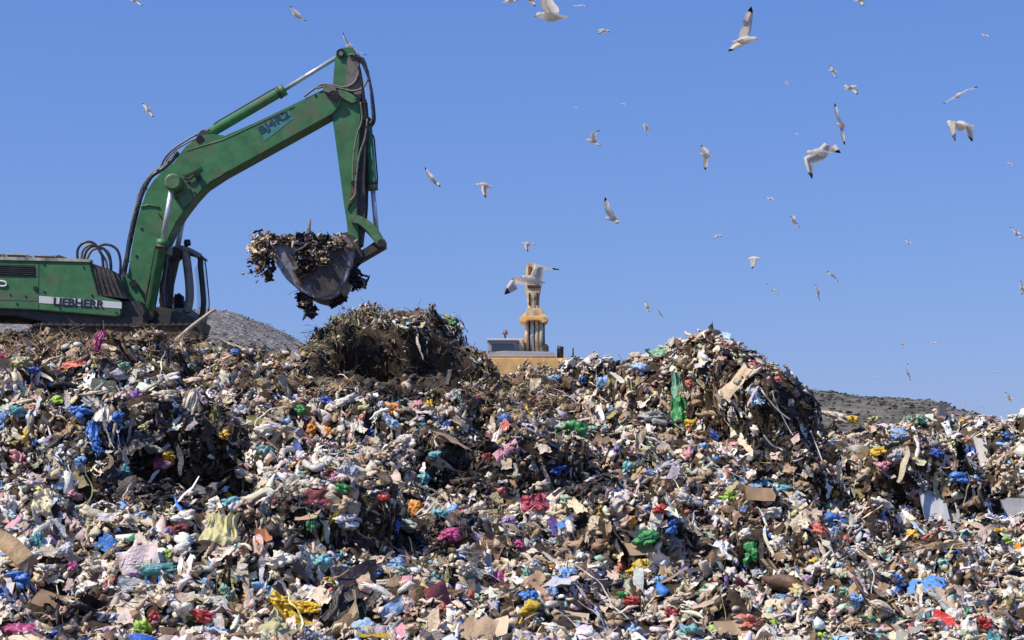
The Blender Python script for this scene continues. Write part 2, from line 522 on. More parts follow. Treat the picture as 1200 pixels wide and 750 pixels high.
def crumple(V, amp, seed, f=1.4):
    n = np.abs(vn3(V * f + seed * 3.1, 1)) * 2
    n2 = np.abs(vn3(V * f * 2.7 + seed * 5.3, 2)) * 2
    n3 = np.abs(vn3(V * f * 6.1 + seed * 7.7, 3)) * 2
    lo = vn3(V * 0.9 + seed * 2.2, 4)
    r = 1 + amp * (1.1 * lo - 0.75 * (1 - n) ** 3 - 0.40 * (1 - n2) ** 3 - 0.18 * (1 - n3) ** 2)
    return V * r[:, None]

def t_blob(seed, sub):    # a crumpled lump
    rs = np.random.default_rng(seed)
    V, Fc = ICO[sub]
    V = crumple(V, 0.7, seed + 0.37, 1.6)
    if sub == 1:
        V = V * (1 + rs.uniform(-0.35, 0.2, len(V)))[:, None]
    V = V * np.array([rs.uniform(0.8, 1.3), rs.uniform(0.5, 0.9), rs.uniform(0.25, 0.7)])
    return V, Fc

def t_sheet(seed, n=5, m=6):
    rs = np.random.default_rng(seed)
    u, v = np.meshgrid(np.linspace(-1, 1, m), np.linspace(-1, 1, n))
    asp = rs.uniform(0.4, 0.9)
    k_ = 1.0 if n < 10 else 0.72
    x = u * 1.2 + rs.uniform(-.12, .12, u.shape); y = v * asp + rs.uniform(-.12, .12, u.shape)
    z = 0.35 * rs.uniform(-1, 1, u.shape) + rs.uniform(-.5, .5) * u ** 2 + rs.uniform(-.4, .4) * v ** 2 + rs.uniform(-.3, .3) * u * v
    if n >= 10:
        pp = np.stack([u * 1.5, v * 1.5, u * 0], -1) + seed * 1.3
        z = 0.9 * (1 - 2 * np.abs(vn3(pp))) ** 2 + 0.5 * (1 - 2 * np.abs(vn3(pp * 2.2))) ** 2 - 0.7 + 0.1 * z
        if n >= 20: z = z * 0.8 + 0.5 * (1 - 2 * np.abs(vn3(pp * 4.1))) ** 2 + 0.25 * vn3(pp * 8)
        x = x * (1 + 0.5 * vn3(pp * 1.3 + 5)); y = y * (1 + 0.6 * vn3(pp * 1.3 + 8))
    V = np.stack([x, y, z], -1).reshape(-1, 3) * k_
    i = np.arange(n * m).reshape(n, m)
    q = np.stack([i[:-1, :-1], i[:-1, 1:], i[1:, 1:], i[1:, :-1]], -1).reshape(-1, 4)
    return V, np.concatenate([q[:, [0, 1, 2]], q[:, [0, 2, 3]]])

def t_roll(seed):
    rs = np.random.default_rng(seed)
    n, k = 7, 6
    rings = []
    for i in range(n):
        t = i / (n - 1) * 2 - 1
        r = 0.36 * (1 - abs(t) ** 3 * 0.7) * rs.uniform(0.5, 1.3)
        c = np.array([t * 1.25, 0.3 * math.sin(t * 2 + seed), 0.2 * rs.uniform(-1, 1)])
        for j in range(k):
            a = j / k * 2 * math.pi
            rings.append(c + np.array([0, math.cos(a), math.sin(a)]) * r * rs.uniform(.7, 1.2))
    V = np.array(rings)
    f = []
    for i in range(n - 1):
        for j in range(k):
            a = i * k + j; b_ = i * k + (j + 1) % k; c = b_ + k; d = a + k
            f += [[a, b_, c], [a, c, d]]
    return V, np.array(f)

def t_twig(seed):
    rs = np.random.default_rng(seed)
    n = 6
    V = []
    p = np.zeros(3); d = np.array([1.0, 0, 0])
    for i in range(n):
        for j in range(3):
            a = j / 3 * 2 * math.pi
            V.append(p + np.array([0, math.cos(a), math.sin(a)]) * 0.035 * (1.2 - i / n))
        d = d + rs.uniform(-.35, .35, 3); d /= np.linalg.norm(d)
        p = p + d * 0.4
    V = np.array(V); V[:, 0] -= 1
    f = []
    for i in range(n - 1):
        for j in range(3):
            a = i * 3 + j; b_ = i * 3 + (j + 1) % 3; c = b_ + 3; dd_ = a + 3
            f += [[a, b_, c], [a, c, dd_]]
    return V, np.array(f)

def t_box(seed):
    rs = np.random.default_rng(seed)
    V = np.array([[x, y, z] for x in (-1, 1) for y in (-1, 1) for z in (-1, 1)], float) * np.array([1.1, rs.uniform(.5, .9), rs.uniform(.08, .5)])
    V += rs.uniform(-.15, .15, V.shape)
    f = np.array([[0, 1, 3], [0, 3, 2], [4, 6, 7], [4, 7, 5], [0, 4, 5], [0, 5, 1], [2, 3, 7], [2, 7, 6], [0, 2, 6], [0, 6, 4], [1, 5, 7], [1, 7, 3]])
    return V, f

def merge(name, templates, tid, pos, rot, scl, col, jitter=0.10):
    """tid (n,), pos (n,3), rot (n,3,3), scl (n,3), col (n,3) -> one mesh"""
    Vs, Fs, Cs = [], [], []
    off = 0
    for k, (TVv, TF) in enumerate(templates):
        s = np.where(tid == k)[0]
        if len(s) == 0: continue
        A = TVv[None] * scl[s][:, None, :]
        A = np.einsum('nij,nvj->nvi', rot[s], A) + pos[s][:, None, :]
        nv = len(TVv)
        ff = TF[None] + (np.arange(len(s)) * nv)[:, None, None] + off
        cc = np.repeat(col[s][:, None, :], nv, 1) * (1 + RNG.uniform(-jitter, jitter, (len(s), nv, 1)))
        Vs.append(A.reshape(-1, 3)); Fs.append(ff.reshape(-1, 3)); Cs.append(cc.reshape(-1, 3))
        off += nv * len(s)
    V = np.concatenate(Vs); Fc = np.concatenate(Fs); Cc = np.concatenate(Cs)
    return np_mesh(name, V, Fc.ravel(), np.full(len(Fc), 3), np.clip(Cc, 0.004, 0.9))

def rots(normals, n, tiltmax=0.9):
    """random spin about the normal, plus a random tilt"""
    z = normals + RNG.normal(0, tiltmax * 0.5, (n, 3))
    z /= np.linalg.norm(z, axis=1)[:, None]
    r = RNG.normal(0, 1, (n, 3))
    x = r - z * np.sum(r * z, 1)[:, None]
    x /= np.linalg.norm(x, axis=1)[:, None]
    y = np.cross(z, x)
    return np.stack([x, y, z], -1)

def palette(n, kind):
    """colours for n pieces; kind 0 mixed household, 1 earthy, 2 dark, 3 straw, 4 mound"""
    names = {
        0: [('white', 26), ('offwhite', 26), ('cream', 20), ('tan', 11), ('kraft', 4), ('brown', 5), ('darkbrown', 4), ('black', 6), ('darkgrey', 3), ('grey', 3), ('lightgrey', 4), ('bluewhite', 3), ('blush', 5),
            ('blue', 1.9), ('lightblue', 2.0), ('sky', .9), ('teal', .3), ('turquoise', .3), ('green', .35), ('seagreen', .4), ('palegreen', .7), ('red', .5), ('coral', .5), ('pink', 1.2), ('magenta', .12),
            ('purple', .2), ('lilac', .5), ('yellow', .6), ('paleyellow', 1.2), ('orange', .45), ('maroon', .6), ('deepblue', .6), ('olive', .8)],
        1: [('offwhite', 12), ('cream', 17), ('tan', 22), ('kraft', 12), ('brown', 14), ('darkbrown', 9), ('black', 5), ('grey', 4), ('lightgrey', 4), ('white', 6), ('olive', 3), ('maroon', 1), ('blue', .4), ('pink', .5), ('palegreen', .6)],
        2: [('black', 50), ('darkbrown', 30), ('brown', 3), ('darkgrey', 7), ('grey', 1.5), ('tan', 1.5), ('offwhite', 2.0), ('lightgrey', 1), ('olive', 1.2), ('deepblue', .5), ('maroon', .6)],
        3: [('straw', 34), ('brown', 25), ('tan', 16), ('darkbrown', 12), ('olive', 8), ('kraft', 8)],
        4: [('leaf', 18), ('olive', 14), ('brown', 18), ('tan', 16), ('palegreen', 6), ('cream', 10), ('darkbrown', 14), ('white', 3)],
    }[kind]
    p = np.array([q for _, q in names], float); p /= p.sum()
    base = np.array([COL[a] for a, _ in names])
    c = base[RNG.choice(len(names), n, p=p)]
    du = RNG.uniform(0, 0.24, (n, 1)) ** 1.0
    c = c * (1 - du) + np.array([0.30, 0.22, 0.145]) * (0.15 + 0.85 * c.max(1)[:, None] / 0.8) * du
    c = c * np.exp(RNG.normal(0, 0.22, (n, 1))) * np.exp(RNG.normal(0, 0.05, (n, 3)))
    return np.clip(c, 0.008, 0.85)

# zones in photograph coordinates: (px, py, rx, ry, kind, strength); kind 2 is dark soil and bags, also shade painted into hollows and flank
ZONES = [(120, 402, 150, 22, 3, .9), (300, 425, 120, 36, 1, .9), (140, 418, 170, 14, 1, .6), (462, 426, 100, 48, 2, .99), (450, 376, 90, 12, 4, .75), (390, 400, 34, 22, 4, .7),
         (405, 446, 40, 20, 3, .75), (610, 460, 90, 34, 1, .95), (560, 430, 26, 22, 4, .7), (605, 462, 75, 26, 3, .55), (820, 440, 130, 52, 1, .75), (930, 500, 60, 66, 2, .93), (870, 440, 40, 30, 2, .45), (248, 535, 50, 58, 2, .95), (165, 565, 75, 34, 2, .88), (210, 500, 36, 30, 2, .6),
         (555, 550, 82, 38, 2, .9), (665, 545, 66, 26, 2, .92), (480, 625, 90, 32, 2, .85), (350, 620, 62, 36, 2, .75), (840, 648, 64, 26, 2, .85), (700, 642, 54, 22, 2, .75), (1045, 572, 50, 22, 2, .93),
         (1150, 580, 60, 26, 2, .6), (85, 715, 44, 26, 2, .8), (985, 735, 50, 18, 2, .6), (700, 520, 120, 36, 1, .5), (1030, 650, 290, 130, 1, .32), (700, 600, 180, 80, 1, .30), (1080, 530, 140, 50, 1, .2), (900, 590, 60, 26, 1, .5), (690, 575, 46, 18, 2, .7),
         (440, 590, 40, 22, 2, .4), (230, 510, 40, 40, 2, .5), (20, 540, 30, 26, 2, .4), (110, 500, 60, 40, 2, .35)]

# ---- hand placed things first (their places are kept free of loose bits)
ITEMS = []
exec_items = None
ITEMS = [
 # upper left bank
 (117,400,12,20,'rag','magenta','dark pink rag hanging on the straw heap below the green excavator'),
 (5,420,16,11,'bag','crimson','small crimson bag at the left edge just under the gravel hill'),
 (17,419,10,8,'bag','seagreen','sea green scrap between the crimson bag and the pale yellow bag, upper left'),
 (28,424,19,12,'bag','paleyellow','pale yellow bag on the crest of the bank at upper left'),
 (41,434,13,10,'bag','deepblue','deep blue bag just below the pale yellow bag, upper left'),
 (118,452,34,12,'bag','blue','long bright blue torn bag on top of the left bank'),
 (160,465,19,17,'bag','purple','purple bag beside the large white bag on the left bank'),
 (190,446,44,18,'bag','white','large white bag on top of the left bank above the dark hollow'),
 (192,464,28,14,'bag','offwhite','off white bag just under the large white bag of the left bank'),
 (92,482,26,14,'bag','blue','rounded blue bag on the face of the left bank'),
 (138,488,17,15,'bag','blue','blue bag right of the white cone of paper on the left bank'),
 (109,505,13,20,'rag','blue','blue plastic strip hanging down the left bank'),
 (112,523,11,14,'rag','blue','lower end of torn blue plastic under the hanging blue strip'),
 (33,511,17,22,'bag','yellow','bright yellow bag on the left bank near the left edge'),
 (5,495,15,24,'bag','lightblue','light blue bag cut by the left edge of the photo'),
 (18,482,20,11,'bag','teal','teal bag right above the light blue bag at the left edge'),
 (121,485,14,22,'sheet','white','white cone of folded paper on the left bank'),
 (162,517,46,34,'sheet','darkgrey','dark grey wrinkled plastic sheet hanging diagonally on the left bank'),
 (170,500,15,11,'bag','paleyellow','small yellow bag at the top of the dark grey wrinkled sheet'),
 (199,533,19,10,'bag','yellow','yellow bag at the lower end of the dark grey wrinkled sheet'),
 (263,511,14,12,'bag','yellow','yellow bag at the right rim of the big dark hollow on the left'),
 (186,543,20,14,'bag','crimson','crimson bag under the yellow bag in the dark hollow'),
 (148,553,14,16,'bag','teal','teal bag low in the shadow of the left bank'),
 (75,446,42,16,'sheet','black','black plastic sheet stretched over the crest of the left bank'),
 (82,505,34,18,'sheet','kraft','brown sheet below the rounded blue bag on the left bank'),
 (275,411,11,9,'bag','blue','small blue bag on the brown slope right of the excavator'),
 (286,497,18,14,'bag','white','white bag right of the dark hollow with yellow bag beside it'),
 (23,537,22,18,'bag','pink','pink and white bag near the left edge under the bright yellow bag'),
 (68,469,16,11,'bag','lime','bright green bag left of the long blue torn bag'),
 (58,518,15,12,'bag','lilac','lilac bag right of the bright yellow bag'),
 (94,540,12,11,'bag','lightblue','small light blue bag below the hanging blue strip'),
 (218,486,14,48,'rag','offwhite','off white cloth hanging over the rim of the dark hollow'),
 (252,490,18,30,'rag','olive','olive brown rag hanging right of the off white cloth'),
 (142,431,30,14,'bag','seagreen','grey green bag on the crest between black sheet and large white bag'),
 (88,427,34,9,'sheet','coral','washed red sheet along the crest of the left bank'),
 (136,440,24,14,'bag','lightgrey','light grey translucent bag above the purple bag'),
 # centre band
 (384,469,17,11,'bag','deepblue','deep blue bag left of the large white oval sack'),
 (409,471,38,17,'bag','white','large white oval sack at the foot of the dark mound'),
 (354,481,17,12,'bag','green','green bag left of the deep blue bag at the foot of the dark mound'),
 (430,479,16,16,'bag','paleyellow','yellow green bag right of the white oval sack'),
 (444,477,13,18,'bag','bluewhite','bluish white bag between yellow green and orange brown bags'),
 (461,480,20,13,'bag','orange','orange brown bag on the crest below the dark mound'),
 (504,476,13,15,'bag','yellow','yellow bag with pink beside it below the dark mound'),
 (490,476,13,13,'bag','pink','pale pink bag touching the yellow bag below the dark mound'),
 (366,501,17,15,'bag','orange','orange bag, upper of the orange pair left of centre'),
 (383,508,17,13,'bag','orange','orange bag, lower right of the orange pair left of centre'),
 (434,508,23,16,'bag','deepblue','royal blue bag beside the white cardboard flap in the centre band'),
 (418,500,20,16,'sheet','white','white cardboard flap left of the royal blue bag'),
 (345,508,22,25,'bag','lightgrey','grey translucent bag left of the orange pair'),
 (310,527,17,14,'bag','teal','dark blue green bag left of the curled white hose'),
 (494,500,12,13,'bag','teal','teal bag on the rim of the central dark hollow'),
 (459,497,17,9,'bag','sky','small light blue bag above the royal blue bag'),
 (592,498,21,17,'bag','blue','blue bag on the crest left of the big green bag'),
 (475,518,22,16,'bag','white','white ring shaped bag in the central dark hollow'),
 (510,536,17,11,'bag','turquoise','turquoise bag in the upper part of the central dark hollow'),
 (496,561,12,15,'bag','turquoise','turquoise bag at the bottom of the central dark hollow'),
 (449,552,20,13,'bag','tan','golden tan bag left of the central dark hollow'),
 (424,490,11,12,'bag','coral','small coral bag below the white oval sack'),
 (354,555,18,9,'bag','seagreen','pale green scrap under the curled white hose'),
 (533,514,18,11,'bag','lightgrey','light grey bag lying on top of the central dark hollow'),
 (575,537,18,20,'bag','maroon','dull maroon patterned bag on the right wall of the central hollow'),
 (430,535,26,22,'bag','cream','cream bag left of the white ring shaped bag'),
 # around the right mound
 (709,450,20,20,'bag','lightblue','blue bag on the left shoulder of the right mound'),
 (749,432,22,13,'bag','sky','blue and white sheet bag high on the right mound'),
 (748,421,28,12,'bag','offwhite','grey white sack just above the blue and white bag on the right mound'),
 (777,415,34,13,'sheet','seagreen','pale green sheet draped over the crest of the right mound'),
 (794,455,15,34,'rag','seagreen','pale green upper half of the long plastic hanging on the right mound'),
 (797,484,19,34,'rag','green','vivid green lower half of the long plastic hanging on the right mound'),
 (811,497,15,13,'bag','yellow','yellow bag at the foot of the long hanging green plastic'),
 (667,508,40,26,'bag','green','big green bag lying on the crest at the centre'),
 (641,502,16,12,'bag','coral','orange red bag touching the left side of the big green bag'),
 (633,463,18,13,'bag','white','white bag on the brown ridge below the yellow machine'),
 (683,444,14,11,'bag','blue','blue bag on the brown ridge right of the yellow machine'),
 (650,443,14,9,'bag','lightblue','light blue bag on the brown ridge directly under the yellow machine'),
 (885,427,14,9,'bag','crimson','red bag on the right shoulder of the right mound'),
 (911,447,15,9,'bag','coral','orange red bag on the edge above the dark flank of the right mound'),
 (886,464,11,20,'rag','sky','pale blue rag hanging in the dark flank of the right mound'),
 (812,440,16,12,'bag','white','white bag right of the pale green hanging plastic'),
 (809,450,13,12,'bag','coral','reddish bag under the white bag on the right mound'),
 (840,456,9,40,'rag','kraft','orange brown strip hanging down the right mound'),
 (847,448,10,12,'bag','cream','small cream bag beside the orange brown strip'),
 (723,531,12,14,'bag','blue','blue bag in the shade below the left shoulder of the right mound'),
 (734,550,14,13,'bag','turquoise','turquoise bag under the shaded blue bag right of centre'),
 (746,556,16,11,'bag','yellow','golden bag touching the turquoise bag right of centre'),
 (881,534,14,14,'bag','blue','blue bag at the foot of the dark flank of the right mound'),
 (826,525,14,11,'bag','lightblue','light blue bag left of the foot of the dark flank'),
 (838,510,12,16,'bag','deepblue','deep blue bag right of the yellow bag on the lower right mound'),
 (784,506,14,13,'bag','white','white bag just below the long green plastic'),
 (650,551,20,9,'bag','deepblue','deep blue bag in the dark dip under the big green bag'),
 (767,489,30,15,'bag','grey','grey sack below the wooden beam on the right mound'),
 (688,475,30,16,'sheet','offwhite','off white torn sheet on the left shoulder of the right mound'),
 (822,468,22,18,'bag','tan','tan bag in the middle of the right mound'),
 (730,480,24,14,'bag','offwhite','off white bag between the shaded ridge and the grey sack'),
 # right side
 (1002,491,14,10,'bag','yellow','yellow bag on the crest in front of the scrub hill'),
 (1024,493,11,8,'bag','paleyellow','pale yellow bag on the crest right of the yellow one'),
 (982,489,28,11,'bag','offwhite','off white bag on the crest at the right foot of the mound'),
 (1079,491,16,13,'bag','seagreen','pale teal bag on the crest at the right end of the scrub hill'),
 (1056,511,28,16,'bag','lightblue','light blue bag on the slope below the scrub hill'),
 (1030,530,28,14,'bag','yellow','dull yellow sheet bag left of the pink bag on the right slope'),
 (1126,522,17,11,'bag','lime','yellow green bag above the hanging navy sheet at the right'),
 (1136,538,15,28,'rag','deepblue','navy sheet hanging on the right slope'),
 (1152,531,12,34,'slab','white','white foam slab standing upright beside the navy sheet'),
 (1037,547,20,15,'bag','pink','pink bag right of the centre of the right slope'),
 (1096,531,18,10,'bag','deepblue','dark blue bag on the right slope under the crest'),
 (1124,560,18,11,'bag','blue','blue bag above the dark hollow at the far right'),
 (1143,562,14,8,'bag','sky','small sky blue bag right of the blue one at the far right'),
 (981,567,24,12,'bag','blue','blue bag at the foot of the right mound beside pale strings'),
 (1095,594,25,36,'slab','bluewhite','large bluish white panel leaning on the right slope'),
 (909,571,24,13,'bag','turquoise','turquoise sheet bag under the dark flank of the right mound'),
 (1001,529,16,13,'bag','white','white bag on the slope left of the dull yellow sheet bag'),
 (1180,511,12,9,'bag','blue','small blue bag near the right edge under the crest'),
 (978,579,15,11,'bag','yellow','golden bag just below the blue bag at the foot of the right mound'),
 (1050,533,18,16,'bag','lightgrey','light grey bag above the pink bag on the right slope'),
 (1015,556,20,16,'bag','cream','cream sack left of the pink bag on the right slope'),
 (1190,598,24,26,'slab','lightgrey','light grey board lying near the right edge at mid height'),
 (1180,563,20,14,'bag','offwhite','off white bag near the right edge above the dark hollow'),
 (1008,512,26,13,'bag','offwhite','off white bag right below the crest between yellow and pale bags'),
 (1085,505,24,8,'sheet','tan','tan cloth on the crest right of the light blue bag'),
 (1122,508,26,12,'bag','lightgrey','light grey bag on the crest left of the right edge group'),
 (1160,492,30,13,'bag','cream','cream bag on the crest near the right edge'),
 (1190,489,20,12,'bag','white','white bag on the crest at the right edge'),
 # lower left
 (46,633,18,23,'bag','teal','teal bag in the shade right of the big wooden plank'),
 (20,680,29,19,'bag','blue','blue bag below the wooden plank at the left edge'),
 (6,700,17,16,'bag','blue','blue bag at the lower left edge, cut by the frame'),
 (62,713,42,36,'panel','kraft','large bent brown cardboard at the lower left'),
 (258,630,40,58,'sheet','paleyellow','large pale yellow clear plastic sheet left of centre'),
 (187,668,44,18,'roll','teal','rolled teal mat with a pointed end on the lower left'),
 (88,599,19,12,'bag','turquoise','turquoise bag left of the striped white roll'),
 (111,603,36,20,'roll','offwhite','off white roll right of the turquoise bag at the left'),
 (165,606,30,11,'bag','blue','blue bag on the flat rubbish under the left bank'),
 (207,621,26,15,'bag','maroon','dusky red bag left of the pale yellow clear sheet'),
 (65,627,30,9,'bag','blue','flat blue strip of bag right above the teal bag'),
 (148,632,60,15,'roll','white','long white rolled sheet crossing the lower left'),
 (88,664,15,15,'bag','magenta','pink red bag above the bent cardboard'),
 (160,672,14,13,'bag','lilac','pink lilac bag left of the rolled teal mat'),
 (123,727,21,17,'bag','bluewhite','round white bag right of the bent brown cardboard'),
 (44,706,24,11,'bag','yellow','yellow bag left of the bent brown cardboard'),
 (18,737,38,11,'sheet','magenta','magenta sheet at the bottom left corner'),
 (168,735,29,23,'bag','lime','lime green bag at the bottom left of the photo'),
 (215,607,32,17,'bag','white','white bag touching the top of the pale yellow clear sheet'),
 (269,589,20,12,'bag','turquoise','turquoise bag above the pale yellow clear sheet'),
 (251,590,22,11,'bag','white','white bag left of the turquoise bag under the dark hollow'),
 (208,646,15,10,'bag','yellow','yellow bag left of the lower pale yellow sheet'),
 (195,650,12,13,'bag','lime','lime scrap beside the yellow bag at the lower left'),
 (241,685,22,18,'bag','lightblue','light blue bag below the pale yellow clear sheet'),
 (268,696,18,19,'bag','seagreen','sea green bag between light blue and orange bags'),
 (293,700,20,14,'bag','orange','orange bag left of the yellow net'),
 (285,716,30,16,'panel','kraft','brown cardboard flap left of the yellow net'),
 (131,741,20,14,'bag','lilac','lilac bag at the bottom left beside the lime green bag'),
 (181,724,15,13,'bag','red','red bag on top of the lime green bag'),
 (238,722,26,13,'bag','red','faded red bag right of the white string clump at the bottom left'),
 (82,579,28,13,'bag','pink','pink bag at the left above the turquoise bag'),
 (3,573,14,20,'bag','lightblue','light blue bag at the left edge at mid height'),
 (10,588,20,14,'bag','white','white bag at the left edge below the light blue bag'),
 (200,744,12,12,'bag','palegreen','pale green bag at the bottom edge right of the lime green bag'),
 (258,742,22,13,'bag','lightblue','light blue bag at the bottom edge left of the yellow net'),
 (75,740,30,14,'bag','tan','tan paper sack at the bottom edge right of the magenta sheet'),
 (13,607,24,12,'bag','sky','pale blue bag at the left edge above the wooden plank'),
 (225,668,26,15,'bag','cream','cream bag between the teal mat and the light blue bag'),
 (235,650,30,20,'bag','darkgrey','dark grey bag left of the lower tip of the pale yellow sheet'),
 # lower centre
 (309,628,17,18,'panel','rust','rust brown board standing in the shade left of the green bottle'),
 (367,613,16,25,'bag','green','green bag in the dark dip left of centre'),
 (374,658,24,17,'bag','turquoise','turquoise bag left of the crumpled blue cloth'),
 (396,650,34,14,'sheet','lightblue','crumpled blue cloth right of the turquoise bag'),
 (398,710,30,46,'sheet','darkgrey','dark translucent bag standing right of the yellow net'),
 (436,738,44,24,'bag','sky','large pale blue bag at the bottom edge left of centre'),
 (436,653,15,13,'bag','purple','purple bag above the long white rolls in the lower centre'),
 (447,655,16,12,'bag','white','white bag between the purple and the blue patterned bags'),
 (463,663,20,15,'bag','lightblue','blue patterned bag right of the purple and white ones'),
 (507,678,14,19,'bag','turquoise','bright cyan bag in the lower centre'),
 (580,684,17,21,'bag','magenta','magenta bag in the lower centre'),
 (596,688,12,10,'bag','magenta','small magenta scrap right of the magenta bag'),
 (539,715,17,24,'bag','blue','blue bag below the pale green sack in the lower centre'),
 (562,703,31,20,'bag','palegreen','pale green translucent sack in the lower centre'),
 (527,628,24,18,'bag','magenta','pink and red bag above the lilac tubes'),
 (487,596,17,15,'bag','orange','orange bag right of the dark dip in the centre'),
 (563,633,54,13,'roll','lilac','lilac tube of cloth right of the pink and red bag'),
 (550,645,22,19,'bag','lightgrey','clear round bag under the lilac tube'),
 (408,590,32,20,'bag','cream','cream oval sack above the dark dip left of centre'),
 (521,732,17,9,'bag','crimson','crimson scrap at the bottom right of the pale blue bag'),
 (565,740,52,24,'panel','cream','cream cardboard sheet at the bottom edge in the middle'),
 (585,578,19,14,'bag','coral','coral red bag right of the central dark hollow'),
 (515,603,18,16,'bag','turquoise','turquoise bag right of the orange bag in the centre'),
 (533,600,22,15,'bag','lightblue','blue grey bag touching the turquoise bag in the centre'),
 (382,680,24,12,'bag','yellow','golden bag above the yellow net'),
 (372,695,15,12,'bag','blue','blue bag between the golden bag and the yellow net'),
 (307,690,24,13,'bag','lightblue','light blue bag left of the golden bag near the yellow net'),
 (520,712,13,10,'bag','coral','small coral bag left of the blue bag in the lower centre'),
 (453,700,64,17,'roll','white','long white rolled sheet, lower of the pair in the lower centre'),
 (445,684,60,15,'roll','offwhite','off white rolled sheet, upper of the pair in the lower centre'),
 (493,682,24,18,'bag','cream','cream bag left of the bright cyan bag'),
 (405,669,26,12,'bag','lightblue','dull blue bag below the crumpled blue cloth'),
 (420,711,12,13,'bag','seagreen','small teal green bag right of the dark standing bag'),
 (320,585,22,11,'bag','white','white bag above the dark dip, left of the cream oval sack'),
 (318,588,14,18,'bag','lightgrey','light grey bag right above the rust brown board'),
 (402,572,20,12,'bag','green','green bag above the cream oval sack'),
 (450,584,14,9,'bag','red','small red bag right of the cream oval sack'),
 (478,615,30,14,'bag','palegreen','pale green bag in the middle of the dark dip'),
 (545,742,18,10,'panel','kraft','brown cardboard strip left of the cream cardboard sheet'),
 (594,610,20,14,'bag','lilac','lilac grey bag right of the clear round bag'),
 # lower right of centre
 (771,569,22,20,'bag','kraft','brown round sack above the tan bags right of centre'),
 (736,611,19,16,'bag','orange','round pale orange bag right of centre'),
 (757,631,26,14,'bag','green','green bag tucked behind the folded cardboard'),
 (750,643,26,18,'panel','tan','folded tan cardboard in front of the green bag'),
 (788,616,22,21,'bag','blue','blue bag right of the round pale orange bag'),
 (845,591,17,10,'bag','blue','blue bag, left of the pair under the right mound'),
 (874,598,16,15,'bag','blue','blue bag, right of the pair under the right mound'),
 (858,583,20,17,'bag','lime','lime bag between the two blue bags under the right mound'),
 (890,580,30,18,'panel','kraft','orange brown cardboard right of the lime bag'),
 (847,648,24,26,'sheet','bluewhite','white shirt like bag over a dark hole right of centre'),
 (880,650,18,24,'bag','green','green patterned bag right of the white shirt like bag'),
 (872,668,9,12,'bag','deepblue','small blue bag under the green patterned bag'),
 (666,677,29,24,'bag','lightblue','large blue bag in the lower middle'),
 (646,697,26,18,'bag','lightblue','blue bag below the large blue bag in the lower middle'),
 (620,701,19,15,'bag','blue','blue bag left of the two larger blue ones in the lower middle'),
 (753,665,26,19,'bag','yellow','yellow bag below the folded tan cardboard'),
 (616,672,16,17,'bag','seagreen','sea green bag right of the magenta scrap'),
 (791,655,38,22,'bag','tan','large tan grey sack right of the folded cardboard'),
 (787,636,28,15,'bag','grey','grey sack above the large tan grey sack'),
 (766,719,26,18,'bag','white','round white bag in the lower right of centre'),
 (785,719,15,13,'bag','crimson','crimson bag right of the round white bag'),
 (879,728,36,19,'bag','coral','large orange red bag near the bottom right of centre'),
 (858,736,34,18,'panel','tan','tan cardboard left of the large orange red bag'),
 (697,622,40,22,'bag','cream','cream cloth sack above the dark dip right of centre'),
 (828,691,18,15,'bag','green','green bag right of the tall white bag'),
 (740,704,16,13,'bag','red','red bag above the round white bag'),
 (731,699,14,11,'bag','green','green bag left of the red bag above the round white bag'),
 (745,746,22,15,'bag','blue','blue bag at the bottom edge under the round white bag'),
 (810,742,30,18,'bag','turquoise','turquoise bag at the bottom edge right of centre'),
 (840,740,18,14,'bag','lime','lime bag at the bottom edge left of the tan cardboard'),
 (610,638,17,11,'bag','magenta','magenta pink bag left of the beige roll'),
 (627,589,22,17,'rag','crimson','crimson rag on the slope under the big green bag'),
 (637,660,34,12,'roll','cream','beige roll right of the magenta pink bag'),
 (772,680,20,13,'bag','lightblue','pale blue bag left of the dark bag under the yellow one'),
 (764,702,18,22,'bag','bluewhite','tall white bag between the pale blue and the green bags'),
 (713,687,32,22,'bag','darkgrey','dark grey bag right of the large blue bag'),
 (668,722,38,12,'panel','cream','cream board above the reddish stick at the bottom'),
 (652,736,40,11,'bag','white','white bag at the bottom edge left of the pale blue one'),
 (680,734,22,11,'bag','sky','pale blue bag at the bottom edge right of the white one'),
 (773,596,18,12,'bag','red','small red bag below the brown round sack'),
 (820,602,16,9,'bag','pink','pale pink scrap left of the blue pair'),
 (742,741,20,14,'bag','sky','sky blue scrap left of the blue bag at the bottom edge'),
 (665,588,22,12,'bag','palegreen','pale green bag right of the crimson rag'),
 (705,600,16,14,'bag','yellow','yellow cream bag right of the pale green bag'),
 (800,700,34,12,'bag','offwhite','off white roll of plastic left of the green bag'),
 (813,712,32,12,'bag','white','white flat bag below the off white roll'),
 # lower right
 (1047,684,42,24,'bag','blue','large royal blue bag in the lower right'),
 (1030,662,15,12,'bag','lightblue','light blue bag above the large royal blue bag'),
 (959,622,20,16,'bag','coral','coral red bag, left of the pair on the right slope'),
 (991,633,16,14,'bag','coral','coral red bag, right of the pair on the right slope'),
 (981,613,29,13,'bag','blue','blue bag between the two coral red bags'),
 (978,624,16,11,'bag','lightblue','light blue bag right under the blue one between the coral bags'),
 (1069,627,15,13,'bag','yellow','yellow bag below the large leaning panel'),
 (1118,728,26,22,'bag','white','white bag with torn top near the bottom right'),
 (955,661,12,12,'bag','yellow','small yellow bag left of the light blue bag on the right'),
 (918,703,28,14,'bag','lightblue','light blue bag, left of the blue pair at the lower right'),
 (940,709,22,13,'bag','deepblue','dark blue bag, right of the blue pair at the lower right'),
 (929,720,12,12,'bag','turquoise','turquoise bag just below the blue pair at the lower right'),
 (1155,730,16,14,'bag','red','red and orange bag near the bottom right corner'),
 (1067,737,14,15,'bag','crimson','crimson bag at the bottom right of the dark green bag'),
